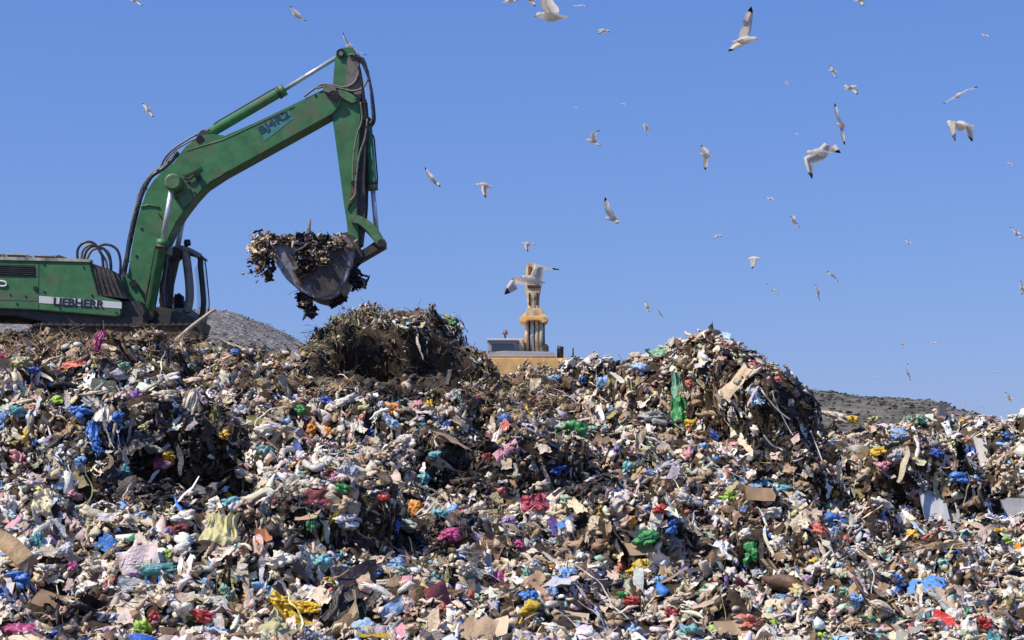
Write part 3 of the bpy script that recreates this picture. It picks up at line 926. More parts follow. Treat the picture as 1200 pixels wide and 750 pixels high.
 (1049,729,18,14,'bag','seagreen','pale green bag left of the crimson bag at the bottom right'),
 (1018,726,26,12,'bag','green','dark green bag left of the pale green one at the bottom right'),
 (1105,659,13,11,'bag','turquoise','cyan bag on the tan rubbish right of the royal blue bag'),
 (1172,638,22,12,'bag','lime','light green bag near the right edge at mid height'),
 (1133,628,28,13,'bag','white','white flat bag left of the light green bag on the right'),
 (1170,622,20,9,'bag','yellow','golden scrap above the light green bag on the right'),
 (1004,702,18,13,'bag','lightblue','light blue bag left of the large royal blue bag'),
 (993,693,17,9,'bag','seagreen','pale green bag above the light blue one in the lower right'),
 (968,705,20,14,'bag','cream','cream bag right of the dark blue bag at the lower right'),
 (1035,712,30,12,'roll','offwhite','off white tube of plastic below the large royal blue bag'),
 (908,730,20,13,'bag','lime','lime bag at the lower right above the turquoise scrap'),
 (905,742,20,12,'bag','turquoise','turquoise scrap at the bottom edge right of the orange red bag'),
 (1040,748,18,12,'bag','turquoise','turquoise bag at the bottom edge of the lower right'),
 (965,746,22,12,'bag','lime','lime scrap at the bottom edge of the lower right'),
 (1096,640,60,9,'sheet','tan','tan flat cloth below the large leaning panel'),
 (1178,665,44,9,'roll','cream','cream tube lying near the right edge'),
 (950,680,26,14,'bag','lilac','lilac grey bag above the blue pair at the lower right'),
 (1010,640,22,12,'bag','white','white bag right of the coral pair'),
 (1034,607,24,12,'bag','lightblue','grey blue bag left of the large leaning panel'),
 (1192,735,18,16,'bag','pink','pink white bag in the bottom right corner'),
]
NAME = dict(bag='plastic_bag', rag='rag', sheet='plastic_sheet', slab='foam_panel', panel='cardboard', roll='rolled_sheet')
CAT = dict(bag='bag', rag='rag', sheet='plastic sheet', slab='panel', panel='cardboard', roll='roll')
GRP = dict(bag='coloured bags lying on the rubbish heap', rag='rags hanging on the rubbish heap', sheet='crumpled sheets on the rubbish heap', slab='pale panels on the rubbish heap',
           panel='cardboard pieces on the rubbish heap', roll='rolled sheets on the rubbish heap')

def item_mesh(kind, w, h, col, seed, nor):
    """returns V (local, metres), faces, colours"""
    rs = np.random.default_rng(seed)
    c = np.array(COL[col])
    lowdir = Vector((nor.x, nor.y, nor.z))
    if kind == 'bag':
        V, Fc = ICO[4]
        V = crumple(V, 0.78, seed * 0.731, 1.25)
        # squared off folds, a flat foot, a gathered neck to one side
        e = V / (np.abs(V).max(1)[:, None] + 1e-6) * np.linalg.norm(V, axis=1)[:, None]
        V = V * 0.75 + e * 0.2
        sd = 1 if rs.random() < .5 else -1
        t = np.clip((V[:, 0] * sd - 0.55) / 0.6, 0, 1)
        V[:, 1] *= 1 - 0.55 * t; V[:, 2] *= 1 - 0.55 * t
        V[:, 0] += sd * t * 0.25
        V[:, 2] += 0.25 * t * rs.uniform(-1, 1)
        V = V * np.array([w * 0.56, (w + h) * 0.26, h * 0.62])
        a = rs.uniform(-.35, .35)
    elif kind == 'roll':
        V, Fc = ICO[4]
        V = V.copy()
        V[:, 0] = np.sign(V[:, 0]) * np.abs(V[:, 0]) ** 0.6
        V = crumple(V, 0.38, seed * 0.531, 2.0)
        V = V * np.array([w * 0.52, h * 0.36, h * 0.40])
        V[:, 2] += 0.12 * h * np.sin(V[:, 0] / w * 5 + seed)
        a = -0.42 if seed % 3 else 0.25
    else:
        n, m = 30, 30
        u, v = np.meshgrid(np.linspace(-1, 1, m), np.linspace(-1, 1, n))
        p = np.stack([u * 1.3, v * 0.6, u * 0], -1) + seed * 1.7
        if kind in ('slab', 'panel'):
            uu = u * (1 + 0.28 * vn3(p * 1.5)) + 0.12 * v * math.sin(seed); vv2 = v * (1 + 0.30 * vn3(p * 1.4 + 4)) + 0.1 * u * math.cos(seed)
            z = 0.06 * vn3(p * 2) + (0.30 if kind == 'panel' else 0.03) * np.abs(u - 0.2) * 0.8
        else:
            k = 3.0 if kind == 'rag' else 2.2
            q = np.stack([u * k, v * 0.7 + 0.3 * u, u * 0], -1) + seed * 1.7
            z = 0.55 * (1 - np.abs(vn3(q)) * 2) ** 2 + 0.3 * (1 - np.abs(vn3(q * 2.3)) * 2) ** 2 + 0.25 * vn3(p * 5)
            z = z - 0.5 + 0.35 * (1 - np.abs(u))
            wd = 1 + 0.75 * vn3(np.stack([u * 0, v * 1.6, u * 0], -1) + seed) - 0.18 * v
            uu = u * wd + 0.35 * vn3(np.stack([u * 0, v * 1.1, u * 0 + 3], -1) + seed)
            vv2 = v * (1 + 0.35 * vn3(np.stack([u * 2.5, u * 0, u * 0], -1) + seed))
        dep = min(w, h)
        # up direction leans back with the slope
        top = np.stack([uu * w / 2, z * dep * 0.55, vv2 * h / 2], -1).reshape(-1, 3)
        lean = 0.25 if kind in ('rag', 'slab') else 0.75
        V = top.copy()
        V[:, 1] = -top[:, 1] * math.cos(lean) + top[:, 2] * math.sin(lean)
        V[:, 2] = top[:, 2] * math.cos(lean) + top[:, 1] * math.sin(lean)
        i = np.arange(n * m).reshape(n, m)
        q = np.stack([i[:-1, :-1], i[:-1, 1:], i[1:, 1:], i[1:, :-1]], -1).reshape(-1, 4)
        # real thickness: a back skin and a rim
        th = dep * (0.10 if kind == 'slab' else 0.04)
        B = V + np.array([0, th, -th * 0.3])
        rim = np.concatenate([i[0, :], i[1:, -1], i[-1, -2::-1], i[-2:0:-1, 0]])
        o = n * m
        rq = np.array([[rim[j], rim[(j + 1) % len(rim)], rim[(j + 1) % len(rim)] + o, rim[j] + o] for j in range(len(rim))])
        V = np.concatenate([V, B]); q = np.concatenate([q, q[:, ::-1] + o, rq])
        Fc = np.concatenate([q[:, [0, 1, 2]], q[:, [0, 2, 3]]])
        a = rs.uniform(-.2, .2)
    ca, sa = math.cos(a), math.sin(a)
    R = np.array([[ca, 0, -sa], [0, 1, 0], [sa, 0, ca]])
    V = V @ R.T
    sc = 1.0 / max(w, h)
    patch = vn3(V * 2.6 * sc + seed * 3.3, 5)
    c = c * 0.84 + np.array([.30, .23, .15]) * 0.12 * (0.3 + c.max())
    cc = c[None] * (1 + 0.5 * patch)[:, None] * (1 + rs.uniform(-.05, .05, (len(V), 1)))
    if kind == 'bag' and seed % 4 == 0:                        # printed or faded patches
        pm = vn3(V * 4 * sc + seed * 1.9, 6) > 0.14
        cc[pm] = cc[pm] * 0.35 + np.array([.55, .55, .52]) * 0.55
    return V, Fc, np.clip(cc, 0.01, 0.85)

# extra neutral bags, described from the nearest hand placed thing
def side(dx, dy):
    s = []
    if abs(dy) > 0.45 * abs(dx): s.append('above' if dy < 0 else 'below')
    if abs(dx) > 0.45 * abs(dy): s.append('left' if dx < 0 else 'right')
    if len(s) == 2: return '%s and to the %s of' % tuple(s)
    return {'above': 'just above', 'below': 'just below', 'left': 'left of', 'right': 'right of'}[s[0]]
def short(l):
    ws_ = l.replace(',', '').split(' ')
    out = []
    for x in ws_:
        if x in ('at', 'on', 'in', 'of', 'right', 'left', 'beside', 'between', 'lying', 'hanging', 'just', 'below', 'under', 'touching', 'above', 'near', 'with', 'along', 'draped', 'stretched', 'standing', 'tucked', 'crossing', 'over', 'leaning', 'upper', 'lower', 'high', 'low', 'cut') and len(out) > 1: break
        out.append(x)
    return ' '.join(out)
AUTO = []
used = set(i[6] for i in ITEMS)
rr = random.Random(5)
tries = 0
from collections import Counter
shorts = Counter(short(i[6]) for i in ITEMS)
while len(AUTO) < 60 and tries < 6000:
    tries += 1
    px = rr.uniform(6, 1194); py = rr.uniform(500, 742)
    if any(abs(px - i[0]) < (i[2] * .5 + 13) and abs(py - i[1]) < (i[3] * .5 + 10) for i in ITEMS + AUTO): continue
    if any(((px - z[0]) / z[2]) ** 2 + ((py - z[1]) / z[3]) ** 2 < 0.8 and z[4] == 2 for z in ZONES): continue
    nb = min(ITEMS, key=lambda i: (i[0] - px) ** 2 + (i[1] - py) ** 2)
    if shorts[short(nb[6])] > 1 or math.hypot(nb[0] - px, nb[1] - py) > 46: continue
    c = rr.choice(['white', 'white', 'offwhite', 'offwhite', 'lightgrey', 'cream', 'tan', 'bluewhite', 'black'])
    cn = {'offwhite': 'off white', 'lightgrey': 'light grey', 'bluewhite': 'bluish white'}.get(c, c)
    lab = 'crumpled %s bag %s the %s' % (cn, side(px - nb[0], py - nb[1]), short(nb[6]))
    if lab in used: continue
    used.add(lab)
    AUTO.append((px, py, rr.uniform(17, 30), rr.uniform(11, 17), 'bag', c, lab))
ALLI = ITEMS + AUTO
PLACED = []
for k, it in enumerate(ALLI):
    px, py, wpx, hpx, kind, col, lab = it
    loc, nor = hit(px, py)
    if loc is None: continue
    s = loc.y / F
    W_, H_ = wpx * s * 1.12, hpx * s * 1.15
    V, Fc, cc = item_mesh(kind, W_, H_, col, k + 3, nor)
    off = Vector((0, -0.05, 0)) + nor * (0.30 * min(W_, H_) + 0.05)
    ctr = loc + off
    # keep it where the photograph has it
    d = ray(px, py); ctr = d * (ctr.y / d.y) if ctr.y > 1 else ctr
    me = np_mesh(NAME[kind], V, Fc.ravel(), np.full(len(Fc), 3), cc, smooth=(kind in ('slab',)))
    me.materials.append(M_SLAB if kind in ('panel', 'slab') else M_BAG)
    o = bpy.data.objects.new(NAME[kind], me)
    C.objects.link(o)
    o.location = ctr
    tag(o, lab, CAT[kind], GRP[kind])
    PLACED.append((ctr.x, ctr.y, ctr.z, W_ * .5, H_ * .5))

# ------------------------------------------------------------------ loose rubbish: too many small bits to count
cen = (Vt[Q[:, 0]] + Vt[Q[:, 2]]) / 2
e1 = Vt[Q[:, 2]] - Vt[Q[:, 0]]; e2 = Vt[Q[:, 3]] - Vt[Q[:, 1]]
nrm = np.cross(e1, e2); ar = np.linalg.norm(nrm, axis=1) / 2
nrm = nrm / (2 * ar[:, None] + 1e-9)
nrm[nrm[:, 2] < -0.2] *= 1
cpx = pxof(cen[:, 0], cen[:, 1])
u_ = cen @ np.array(FW); cpy = 375 - F * (cen @ np.array(UP)) / u_
view = -np.sum(cen * nrm, 1) / np.linalg.norm(cen, axis=1)

def pick(n, wgt):
    p = ar * wgt; p = p / p.sum()
    i = RNG.choice(len(p), n, p=p)
    a = RNG.random((n, 1)); b_ = RNG.random((n, 1))
    q = Vt[Q[i, 0]] * (1 - a) * (1 - b_) + Vt[Q[i, 1]] * a * (1 - b_) + Vt[Q[i, 2]] * a * b_ + Vt[Q[i, 3]] * (1 - a) * b_
    return i, q
inframe = np.where((cpx > -60) & (cpx < 1260), 1.0, np.where((cpx > -350) & (cpx < 1550), 0.38, 0.09))
facing = np.clip(view * 2 + 0.5, 0.12, 1)
depthw = np.where(cen[:, 1] < 16, 0.15, np.where(cen[:, 1] < 46, 1.0, 0.12)) * np.where(cen[:, 1] > 95, 0.0, 1)
wbase = inframe * facing * depthw * (26 / np.clip(cen[:, 1], 18, 60)) ** 1.1

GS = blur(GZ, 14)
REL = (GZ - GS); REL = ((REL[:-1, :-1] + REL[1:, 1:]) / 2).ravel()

def zone_kind(px, py, yy, i=None):
    k = np.zeros(len(px), int)
    wob = 1 + 0.9 * vn2(px * 0.045, py * 0.06, 9) + 0.5 * vn2(px * 0.14, py * 0.16, 8)
    for (zx, zy, rx, ry, kk, st) in ZONES:
        d = ((px - zx) / rx) ** 2 + ((py - zy) / ry) ** 2
        p = st * (1 - sst(0.55, 1.25, d * wob))
        k = np.where(RNG.random(len(px)) < p, kk, k)
    k = np.where((((px - 466) / 84) ** 2 + ((py - 426) / 36) ** 2 < 0.9 + 0.3 * (wob - 1)) & (RNG.random(len(px)) < .96), 2, k)
    if i is not None:                                   # dark palette in the dips: collected dirt, and shade put into the colour
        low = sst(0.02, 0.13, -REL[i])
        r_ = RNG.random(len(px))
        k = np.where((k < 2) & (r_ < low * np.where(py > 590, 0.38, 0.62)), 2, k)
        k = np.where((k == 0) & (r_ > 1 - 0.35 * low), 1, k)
    return k

KEEP = np.array(PLACED)
def clearmask(q, pad=0.0):
    ok = np.ones(len(q), bool)
    for (x, y, z, a, b_) in PLACED:
        # bits may lie behind, not on top of or in front of the thing
        d = np.abs((q[:, 0] - x) / (a * 0.9 + pad)) ** 2 + ((q[:, 2] - z) / (b_ * 0.9 + pad)) ** 2
        ok &= ~((d < 1) & (np.abs(q[:, 1] - y) < 0.8))
    return ok

TPL = [t_blob(i, 1) for i in range(8)] + [t_sheet(50 + i) for i in range(8)] + [t_roll(80 + i) for i in range(4)] + [t_box(90 + i) for i in range(3)]
NB = 122000
i, q = pick(NB, wbase)
ok = clearmask(q) & ~((((cpx[i] - 462) / 92) ** 2 + ((cpy[i] - 424) / 38) ** 2 < 1) & (RNG.random(NB) < .62)) & ~((((cpx[i] - 610) / 70) ** 2 + ((cpy[i] - 462) / 24) ** 2 < 1) & (RNG.random(NB) < .45)); i = i[ok]; q = q[ok]; NB = len(q)
spx = pxof(q[:, 0], q[:, 1]); spy = cpy[i]
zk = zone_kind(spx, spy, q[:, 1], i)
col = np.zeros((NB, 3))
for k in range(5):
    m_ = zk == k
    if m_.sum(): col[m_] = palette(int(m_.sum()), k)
size = np.exp(RNG.normal(math.log(0.066), 0.42, NB))
size *= np.where(spx > 880, 0.86, 1.0) * np.where(spy < 470, 0.9, 1.0)
size = np.clip(size, 0.03, 0.24)
tid = RNG.choice(len(TPL), NB, p=np.array([8.] * 8 + [3.6] * 8 + [3.5] * 4 + [.5] * 3) / sum([8.] * 8 + [3.6] * 8 + [3.5] * 4 + [.5] * 3))
scl = size[:, None] * RNG.uniform(0.7, 1.35, (NB, 3))
pos = q + nrm[i] * (RNG.uniform(-0.02, 0.11, (NB, 1)))
me = merge('loose_rubbish', TPL, tid, pos, rots(nrm[i], NB, 0.62), scl * np.array([1.15, 1.0, 0.75]), col)
o = link_mesh('loose_rubbish', me, M_RUB)
tag(o, 'countless small crumpled bags, wrappers and scraps covering the whole heap', 'rubbish', None, 'stuff')

# larger crumpled pieces, finer mesh
TPL2 = [t_blob(200 + i, 3) for i in range(10)] + [t_sheet(250 + i, 12, 14) for i in range(5)]
NB = 4600
i, q = pick(NB, wbase)
ok = clearmask(q, 0.05) & ~(((cpx[i] - 465) / 85) ** 2 + ((cpy[i] - 428) / 40) ** 2 < 1); i = i[ok]; q = q[ok]; NB = len(q)
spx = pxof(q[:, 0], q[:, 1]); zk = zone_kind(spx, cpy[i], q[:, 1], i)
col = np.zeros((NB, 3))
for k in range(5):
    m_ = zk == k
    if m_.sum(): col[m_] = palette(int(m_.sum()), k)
size = np.clip(np.exp(RNG.normal(math.log(0.125), 0.30, NB)), 0.08, 0.26) * np.where(spx > 880, 0.8, 1.0) * np.where(cpy[i] < 440, 0.85, 1)
tid = RNG.choice(len(TPL2), NB, p=np.array([1.] * 10 + [.8] * 5) / 14)
paper = (tid >= 10) & (zk < 2) & (col[:, 0] < .5) & (col[:, 2] < col[:, 0] * .75)
vivid = (tid >= 10) & (col.max(1) - col.min(1) > .25) & (RNG.random(NB) < .8)
col[vivid] = np.array(COL['blush']) * RNG.uniform(.8, 1.1, (int(vivid.sum()), 1))
tid = np.where((tid >= 10) & ((cpy[i] < 455) | ((spx > 870) & (spx < 985) & (cpy[i] < 510))), tid - 9, tid)
col[paper] = np.array(COL['offwhite']) * RNG.uniform(.75, 1.1, (int(paper.sum()), 1))
scl = size[:, None] * RNG.uniform(0.75, 1.3, (NB, 3))
pos = q + nrm[i] * (RNG.uniform(0.02, 0.12, (NB, 1)))
me = merge('larger_loose_rubbish', TPL2, tid, pos, rots(nrm[i], NB, 0.55), scl, col, 0.04)
o = link_mesh('loose_rubbish', me, M_RUB)
tag(o, 'countless crumpled carrier bags and wrappings mixed through the whole heap', 'rubbish', None, 'stuff')

# big half buried swathes of film
TPL3 = [t_sheet(700 + i, 20, 24) for i in range(10)]
NB = 620
i, q = pick(NB, wbase)
ok = clearmask(q, 0.15) & (cpy[i] > 455) & ~((cpx[i] > 870) & (cpx[i] < 985) & (cpy[i] < 510)) & ~(((cpx[i] - 465) / 95) ** 2 + ((cpy[i] - 425) / 48) ** 2 < 1); i = i[ok]; q = q[ok]; NB = len(q)
fc = ['white', 'offwhite', 'cream', 'lightgrey', 'bluewhite', 'black', 'darkgrey', 'blush', 'sky', 'palegreen', 'grey', 'tan']
col = np.array([COL[fc[k]] for k in RNG.choice(12, NB, p=[.17, .2, .15, .1, .08, .08, .04, .06, .03, .03, .03, .03])])
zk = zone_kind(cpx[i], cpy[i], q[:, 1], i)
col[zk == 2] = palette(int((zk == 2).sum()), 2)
scl = RNG.uniform(0.14, 0.27, (NB, 1)) * RNG.uniform(0.6, 1.2, (NB, 3)) * np.array([1.25, 0.8, 0.85])
me = merge('plastic_film', TPL3, RNG.choice(10, NB), q + nrm[i] * 0.05, rots(nrm[i], NB, 0.35), scl, col, 0.03)
o = link_mesh('loose_film', me, M_BAG)
tag(o, 'torn wrinkled film and cloth matted flat into the surface of the heap', 'plastic film', None, 'stuff')

# strips of film and cloth hanging down the slopes
def ribbons(name, n, weight, wr, lr, kinds, label, cat, droop=0.7, seg=8, mater=None):
    i, q = pick(n, weight)
    spx = pxof(q[:, 0], q[:, 1]); zk = zone_kind(spx, cpy[i], q[:, 1], i)
    col = np.zeros((n, 3))
    for k in range(5):
        m_ = zk == k
        if m_.sum(): col[m_] = palette(int(m_.sum()), kinds.get(k, k))
    N = nrm[i]
    down = np.array([0, 0, -1.0]) - N * (-N[:, 2:3])
    down += RNG.normal(0, 0.06, down.shape)
    down /= np.linalg.norm(down, axis=1)[:, None] + 1e-6
    rnd = RNG.normal(0, 1, (n, 3)); rnd -= N * np.sum(rnd * N, 1)[:, None]; rnd /= np.linalg.norm(rnd, axis=1)[:, None]
    steep = np.clip(1 - N[:, 2:3], 0, 1)
    d = down * (droop * steep * 2) + rnd * (1 - np.clip(droop * steep * 1.6, 0, .9)); d /= np.linalg.norm(d, axis=1)[:, None]
    Ln = RNG.uniform(*lr, n); Wd = RNG.uniform(*wr, n)
    V = np.zeros((n, seg + 1, 2, 3))
    p = q + N * 0.08
    curl = RNG.normal(0, 0.25, (n, 3))
    for s in range(seg + 1):
        sd = np.cross(d, N); sd /= np.linalg.norm(sd, axis=1)[:, None] + 1e-6
        tw = RNG.normal(0, 0.5, (n, 1))
        sdv = sd + N * tw
        taper = (0.4 + 0.6 * math.sin(math.pi * (s + .5) / (seg + 1)))
        V[:, s, 0] = p - sdv * (Wd * taper / 2)[:, None]
        V[:, s, 1] = p + sdv * (Wd * taper / 2)[:, None]
        d = d + RNG.normal(0, 0.22, (n, 3)) + curl * 0.3 + N * 0.0
        d -= N * (np.sum(d * N, 1) * 0.6)[:, None]
        d /= np.linalg.norm(d, axis=1)[:, None]
        p = p + d * (Ln / seg)[:, None] + N * RNG.normal(0, 0.012, (n, 1))
    base = np.arange(seg)[:, None] * 2 + np.array([[0, 1, 3, 2]])
    ff = base[None] + (np.arange(n) * (seg + 1) * 2)[:, None, None]
    cc = np.repeat(col[:, None, :], (seg + 1) * 2, 1) * (1 + RNG.uniform(-.1, .1, (n, (seg + 1) * 2, 1)))
    me = np_mesh(name, V.reshape(-1, 3), ff.ravel(), np.full(n * seg, 4), np.clip(cc.reshape(-1, 3), .008, .85))
    o = link_mesh(name, me, mater or M_RUB)
    tag(o, label, cat, None, 'stuff')
steepw = wbase * np.clip(1.25 - nrm[:, 2], 0.03, 1.2) ** 2
ribbons('hanging_strips', 3000, steepw * np.where(((cpx - 466) / 84) ** 2 + ((cpy - 426) / 36) ** 2 < 1, .3, 1) * np.where(((cpx - 800) / 80) ** 2 + ((cpy - 440) / 45) ** 2 < 1, .35, 1), (0.02, 0.10), (0.15, 0.75), {}, 'torn strips of film and cloth hanging down the steep faces of the heap', 'strips')
ribbons('string', 1000, wbase * (cpy > 455), (0.010, 0.022), (0.3, 1.1), {3: 0}, 'thin strings and tapes tangled all over the heap', 'string', 0.5, 12)
zs_ = np.zeros(len(cen))
for (zx, zy, rx, ry, kk, st) in ZONES:
    if kk in (3, 4):
        zs_ = np.maximum(zs_, st * (((cpx - zx) / rx) ** 2 + ((cpy - zy) / ry) ** 2 < 1.1))
for (zx, zy, rx, ry) in [(420, 610, 60, 30), (500, 650, 50, 26), (345, 600, 40, 26), (300, 430, 70, 30), (620, 460, 60, 24), (560, 610, 30, 20)]:
    zs_ = np.maximum(zs_, 0.35 * (((cpx - zx) / rx) ** 2 + ((cpy - zy) / ry) ** 2 < 1.1))
zs_ = np.where(((cpx - 470) / 80) ** 2 + ((cpy - 425) / 36) ** 2 < 1, 0.03, zs_)
ribbons('dry_straw', 15000, wbase * (zs_ + 0.01), (0.006, 0.018), (0.10, 0.42), {0: 3, 1: 3}, 'dry straw, roots and weeds matted into the heap', 'straw', 0.4, 6)

# broken twigs and laths
TW = [t_twig(300 + i) for i in range(8)]
NB = 750
i, q = pick(NB, wbase * (0.25 + 0.6 * zs_ * (cpy < 470)))
me = merge('twigs', TW, RNG.choice(8, NB), q + nrm[i] * 0.1, rots(nrm[i], NB, 0.7), (RNG.uniform(0.08, 0.24, (NB, 1)) * np.ones((NB, 3))), palette(NB, 3) * 1.2)
tag(link_mesh('twigs', me, M_RUB), 'small broken twigs and laths lying all over the heap', 'twigs', None, 'stuff')

# scrub on the far hill
XX, YY, ZZ = H2
n = 8000
a = RNG.integers(0, XX.shape[0] // 2 + 2, n * 3); c_ = RNG.integers(0, XX.shape[1], n * 3)
keep = ((XX[a, c_] / YY[a, c_] * F + 600) > 860) & (ZZ[a, c_] > 5)
a = a[keep][:n]; c_ = c_[keep][:n]; n = len(a)
pos = np.stack([XX[a, c_], YY[a, c_], ZZ[a, c_]], -1) + RNG.uniform(-1, 1, (n, 3)) * np.array([2.5, 3, 0])
cc = np.array([0.055, 0.056, 0.043]) * np.exp(RNG.normal(0, .3, (n, 1)))
me = merge('hillside_scrub', [t_blob(400 + k, 1) for k in range(5)], RNG.choice(5, n), pos, rots(np.tile([0, 0, 1.0], (n, 1)), n, .3), RNG.uniform(0.7, 2.1, (n, 1)) * np.array([[1, 1, 1.1]]), cc)
m_scrub = rubbish_mat('scrub', 0.9, 0.2)
tag(link_mesh('hillside_scrub', me, m_scrub), 'dark low scrub dotted over the dry hill on the right', 'scrub', None, 'stuff')
XX, YY, ZZ = H1
n = 9000
a = RNG.integers(0, XX.shape[0] // 2 + 2, n * 3); c_ = RNG.integers(0, XX.shape[1], n * 3)
keep = (ZZ[a, c_] > 6); a = a[keep][:n]; c_ = c_[keep][:n]; n = len(a)
pos = np.stack([XX[a, c_], YY[a, c_], ZZ[a, c_]], -1) + RNG.uniform(-1, 1, (n, 3)) * np.array([1, 1, 0])
cc = np.array([0.22, 0.21, 0.20]) * np.exp(RNG.normal(0, .55, (n, 1)))
me = merge('hillside_stones', [t_blob(420 + k, 1) for k in range(5)], RNG.choice(5, n), pos, rots(np.tile([0, 0, 1.0], (n, 1)), n, .3), RNG.uniform(0.10, 0.32, (n, 1)) * np.array([[1, 1, .8]]), cc)
tag(link_mesh('hillside_stones', me, m_scrub), 'loose grey stones scattered over the gravel hill behind the excavator', 'stones', None, 'stuff')

# ------------------------------------------------------------------ green excavator
MG = mat('green_paint', (0.053, 0.190, 0.072), 0.5, dirt=(0.15, 0.15, 0.09), dirt_amt=0.4, dscale=1.6, bump=0.15, bscale=6, var=0.25, chips=(0.07, 0.045, 0.03))
MG2 = mat('pale_green_paint', (0.10, 0.22, 0.09), 0.45, dirt=(0.12, 0.10, 0.06), dirt_amt=0.4, dscale=4, var=0.25)
MTRIM = mat('cream_paint', (0.50, 0.50, 0.38), 0.5, dirt=(0.16, 0.13, 0.09), dirt_amt=0.5, dscale=4, var=0.2)
MWHITE = mat('white_paint', (0.72, 0.72, 0.70), 0.45, dirt=(0.25, 0.2, 0.15), dirt_amt=0.2, dscale=6)
MBLK = mat('black_rubber', (0.018, 0.018, 0.02), 0.5, dirt=(0.08, 0.06, 0.045), dirt_amt=0.3, dscale=8)
MHOSE = mat('hose_rubber', (0.03, 0.035, 0.05), 0.35, dirt=(0.16, 0.13, 0.10), dirt_amt=0.4, dscale=9)
MHOSE2 = mat('dusty_hose', (0.20, 0.185, 0.16), 0.6, dirt=(0.06, 0.05, 0.04), dirt_amt=0.4, dscale=9)
MDARK = mat('dark_steel', (0.045, 0.042, 0.040), 0.55, dirt=(0.13, 0.09, 0.06), dirt_amt=0.45, dscale=5, bump=0.4, bscale=18)
MCHROME = mat('chrome_rod', (0.60, 0.61, 0.63), 0.35, metal=0.35, dirt=(0.2, 0.18, 0.16), dirt_amt=0.2, dscale=5)
MSTEEL = mat('worn_bucket_steel', (0.36, 0.36, 0.40), 0.5, metal=0.2, dirt=(0.07, 0.045, 0.03), dirt_amt=0.8, dscale=2.0, bump=0.5, bscale=12, var=0.3)
MCAB = mat('grey_cab_frame', (0.33, 0.30, 0.27), 0.55, dirt=(0.06, 0.05, 0.04), dirt_amt=0.4, dscale=4, var=0.2)
MMUD = mat('dried_mud', (0.16, 0.115, 0.075), 0.95, dirt=(0.05, 0.035, 0.025), dirt_amt=0.6, dscale=6, bump=1.0, bscale=14, var=0.3, spec=.1)
MDECAL = mat('teal_decal', (0.07, 0.26, 0.24), 0.5, dirt=(0.045, 0.15, 0.06), dirt_amt=0.45, dscale=7, var=.2)
MINK = mat('dark_lettering', (0.012, 0.02, 0.035), 0.5)
MBLUEINK = mat('navy_lettering', (0.015, 0.05, 0.10), 0.5, dirt=(0.05, 0.17, 0.13), dirt_amt=0.35, dscale=14)
MSEAT = mat('seat_fabric', (0.03, 0.03, 0.035), 0.9)
MGLASS = bpy.data.materials.new('cab_glass'); MGLASS.use_nodes = True
t_ = MGLASS.node_tree; t_.nodes.clear()
o1 = t_.nodes.new('ShaderNodeOutputMaterial'); tr = t_.nodes.new('ShaderNodeBsdfTransparent'); gl_ = t_.nodes.new('ShaderNodeBsdfGlossy'); mxs = t_.nodes.new('ShaderNodeMixShader')
tr.inputs[0].default_value = (0.86, 0.9, 0.9, 1); gl_.inputs['Roughness'].default_value = 0.05; mxs.inputs[0].default_value = 0.07
t_.links.new(tr.outputs[0], mxs.inputs[1]); t_.links.new(gl_.outputs[0], mxs.inputs[2]); t_.links.new(mxs.outputs[0], o1.inputs[0])

YC = 43.0; YN = 41.6; YFAR = 44.4
EX = empty('excavator', P(120, 400, YC), 'large green tracked excavator raising a full bucket on top of the heap', 'excavator')

def text_part(name, s, p0, p1, hpx, Y, m, parent, bold=0.02, stretch=True):
    """lettering as thin raised mesh between two photo points on the plane Y"""
    cu = bpy.data.curves.new(name, 'FONT'); cu.body = s; cu.size = 1; cu.extrude = 0.01; cu.offset = bold; cu.resolution_u = 3
    ob = bpy.data.objects.new(name, cu); C.objects.link(ob)
    bpy.context.view_layer.update()
    me = bpy.data.meshes.new_from_object(ob.evaluated_get(bpy.context.evaluated_depsgraph_get()))
    bpy.data.objects.remove(ob); bpy.data.curves.remove(cu)
    co = np.array([v.co[:] for v in me.vertices]); lo = co.min(0); hi = co.max(0)
    A = P(*p0, Y); B = P(*p1, Y)
    ex = (B - A); L = ex.length; ex = ex / L
    ez = Vector((-ex.z, 0, ex.x))
    H = hpx * Y / F
    for v in me.vertices:
        a = (v.co.x - lo[0]) / (hi[0] - lo[0]) * L; b_ = (v.co.y - lo[1]) / (hi[1] - lo[1]) * H
        q = A + ex * a + ez * b_
        v.co = (q.x, Y - (v.co.z - lo[2]) * 0.3, q.z)
    return link_mesh(name, me, m, parent)

# house
house = MB().prism([(-150, 301), (105, 307), (116, 346.5), (142, 352.5), (142, 369), (137, 371.5), (43, 363.5), (-150, 356)], YN, YN + 1.02, bevel=0.025).build('body', MG, EX)
MB().prism([(-150, 302), (64, 306.5), (92, 330), (120, 362), (120, 368), (43, 362), (-150, 356)], YN + 1.03, YFAR, ref=YN, bevel=0.02).build('engine_housing', MG, EX)
MB().prism([(-150, 297), (106, 303.6), (106, 307.2), (-150, 301.4)], YN - 0.03, YN + 0.25, bevel=0.008).build('deck_edge', MTRIM, EX)
for (a, b_, c, d) in [(-28, 296.2, 3, 301.2), (7, 297, 31.5, 302), (39, 298.4, 65.5, 303.3)]:
    vn = MB().prism([(a, b_), (c, b_ + .6), (c, d + .6), (a, d)], YN + 0.15, YN + 1.3, bevel=0.01).build('roof_vent', MTRIM, EX)
    MB().prism([(a + 1.4, b_ + 1.4), (c - 1.4, b_ + 2.0), (c - 1.4, d - 0.6), (a + 1.4, d - 1.2)], YN + 0.13, YN + 0.2).build('grille', MBLK, vn)
MB().prism([(67, 298.8), (70, 299), (84, 304.2), (67, 303.8)], YN + 0.15, YN + 1.2).build('exhaust_cowl', MDARK, EX)
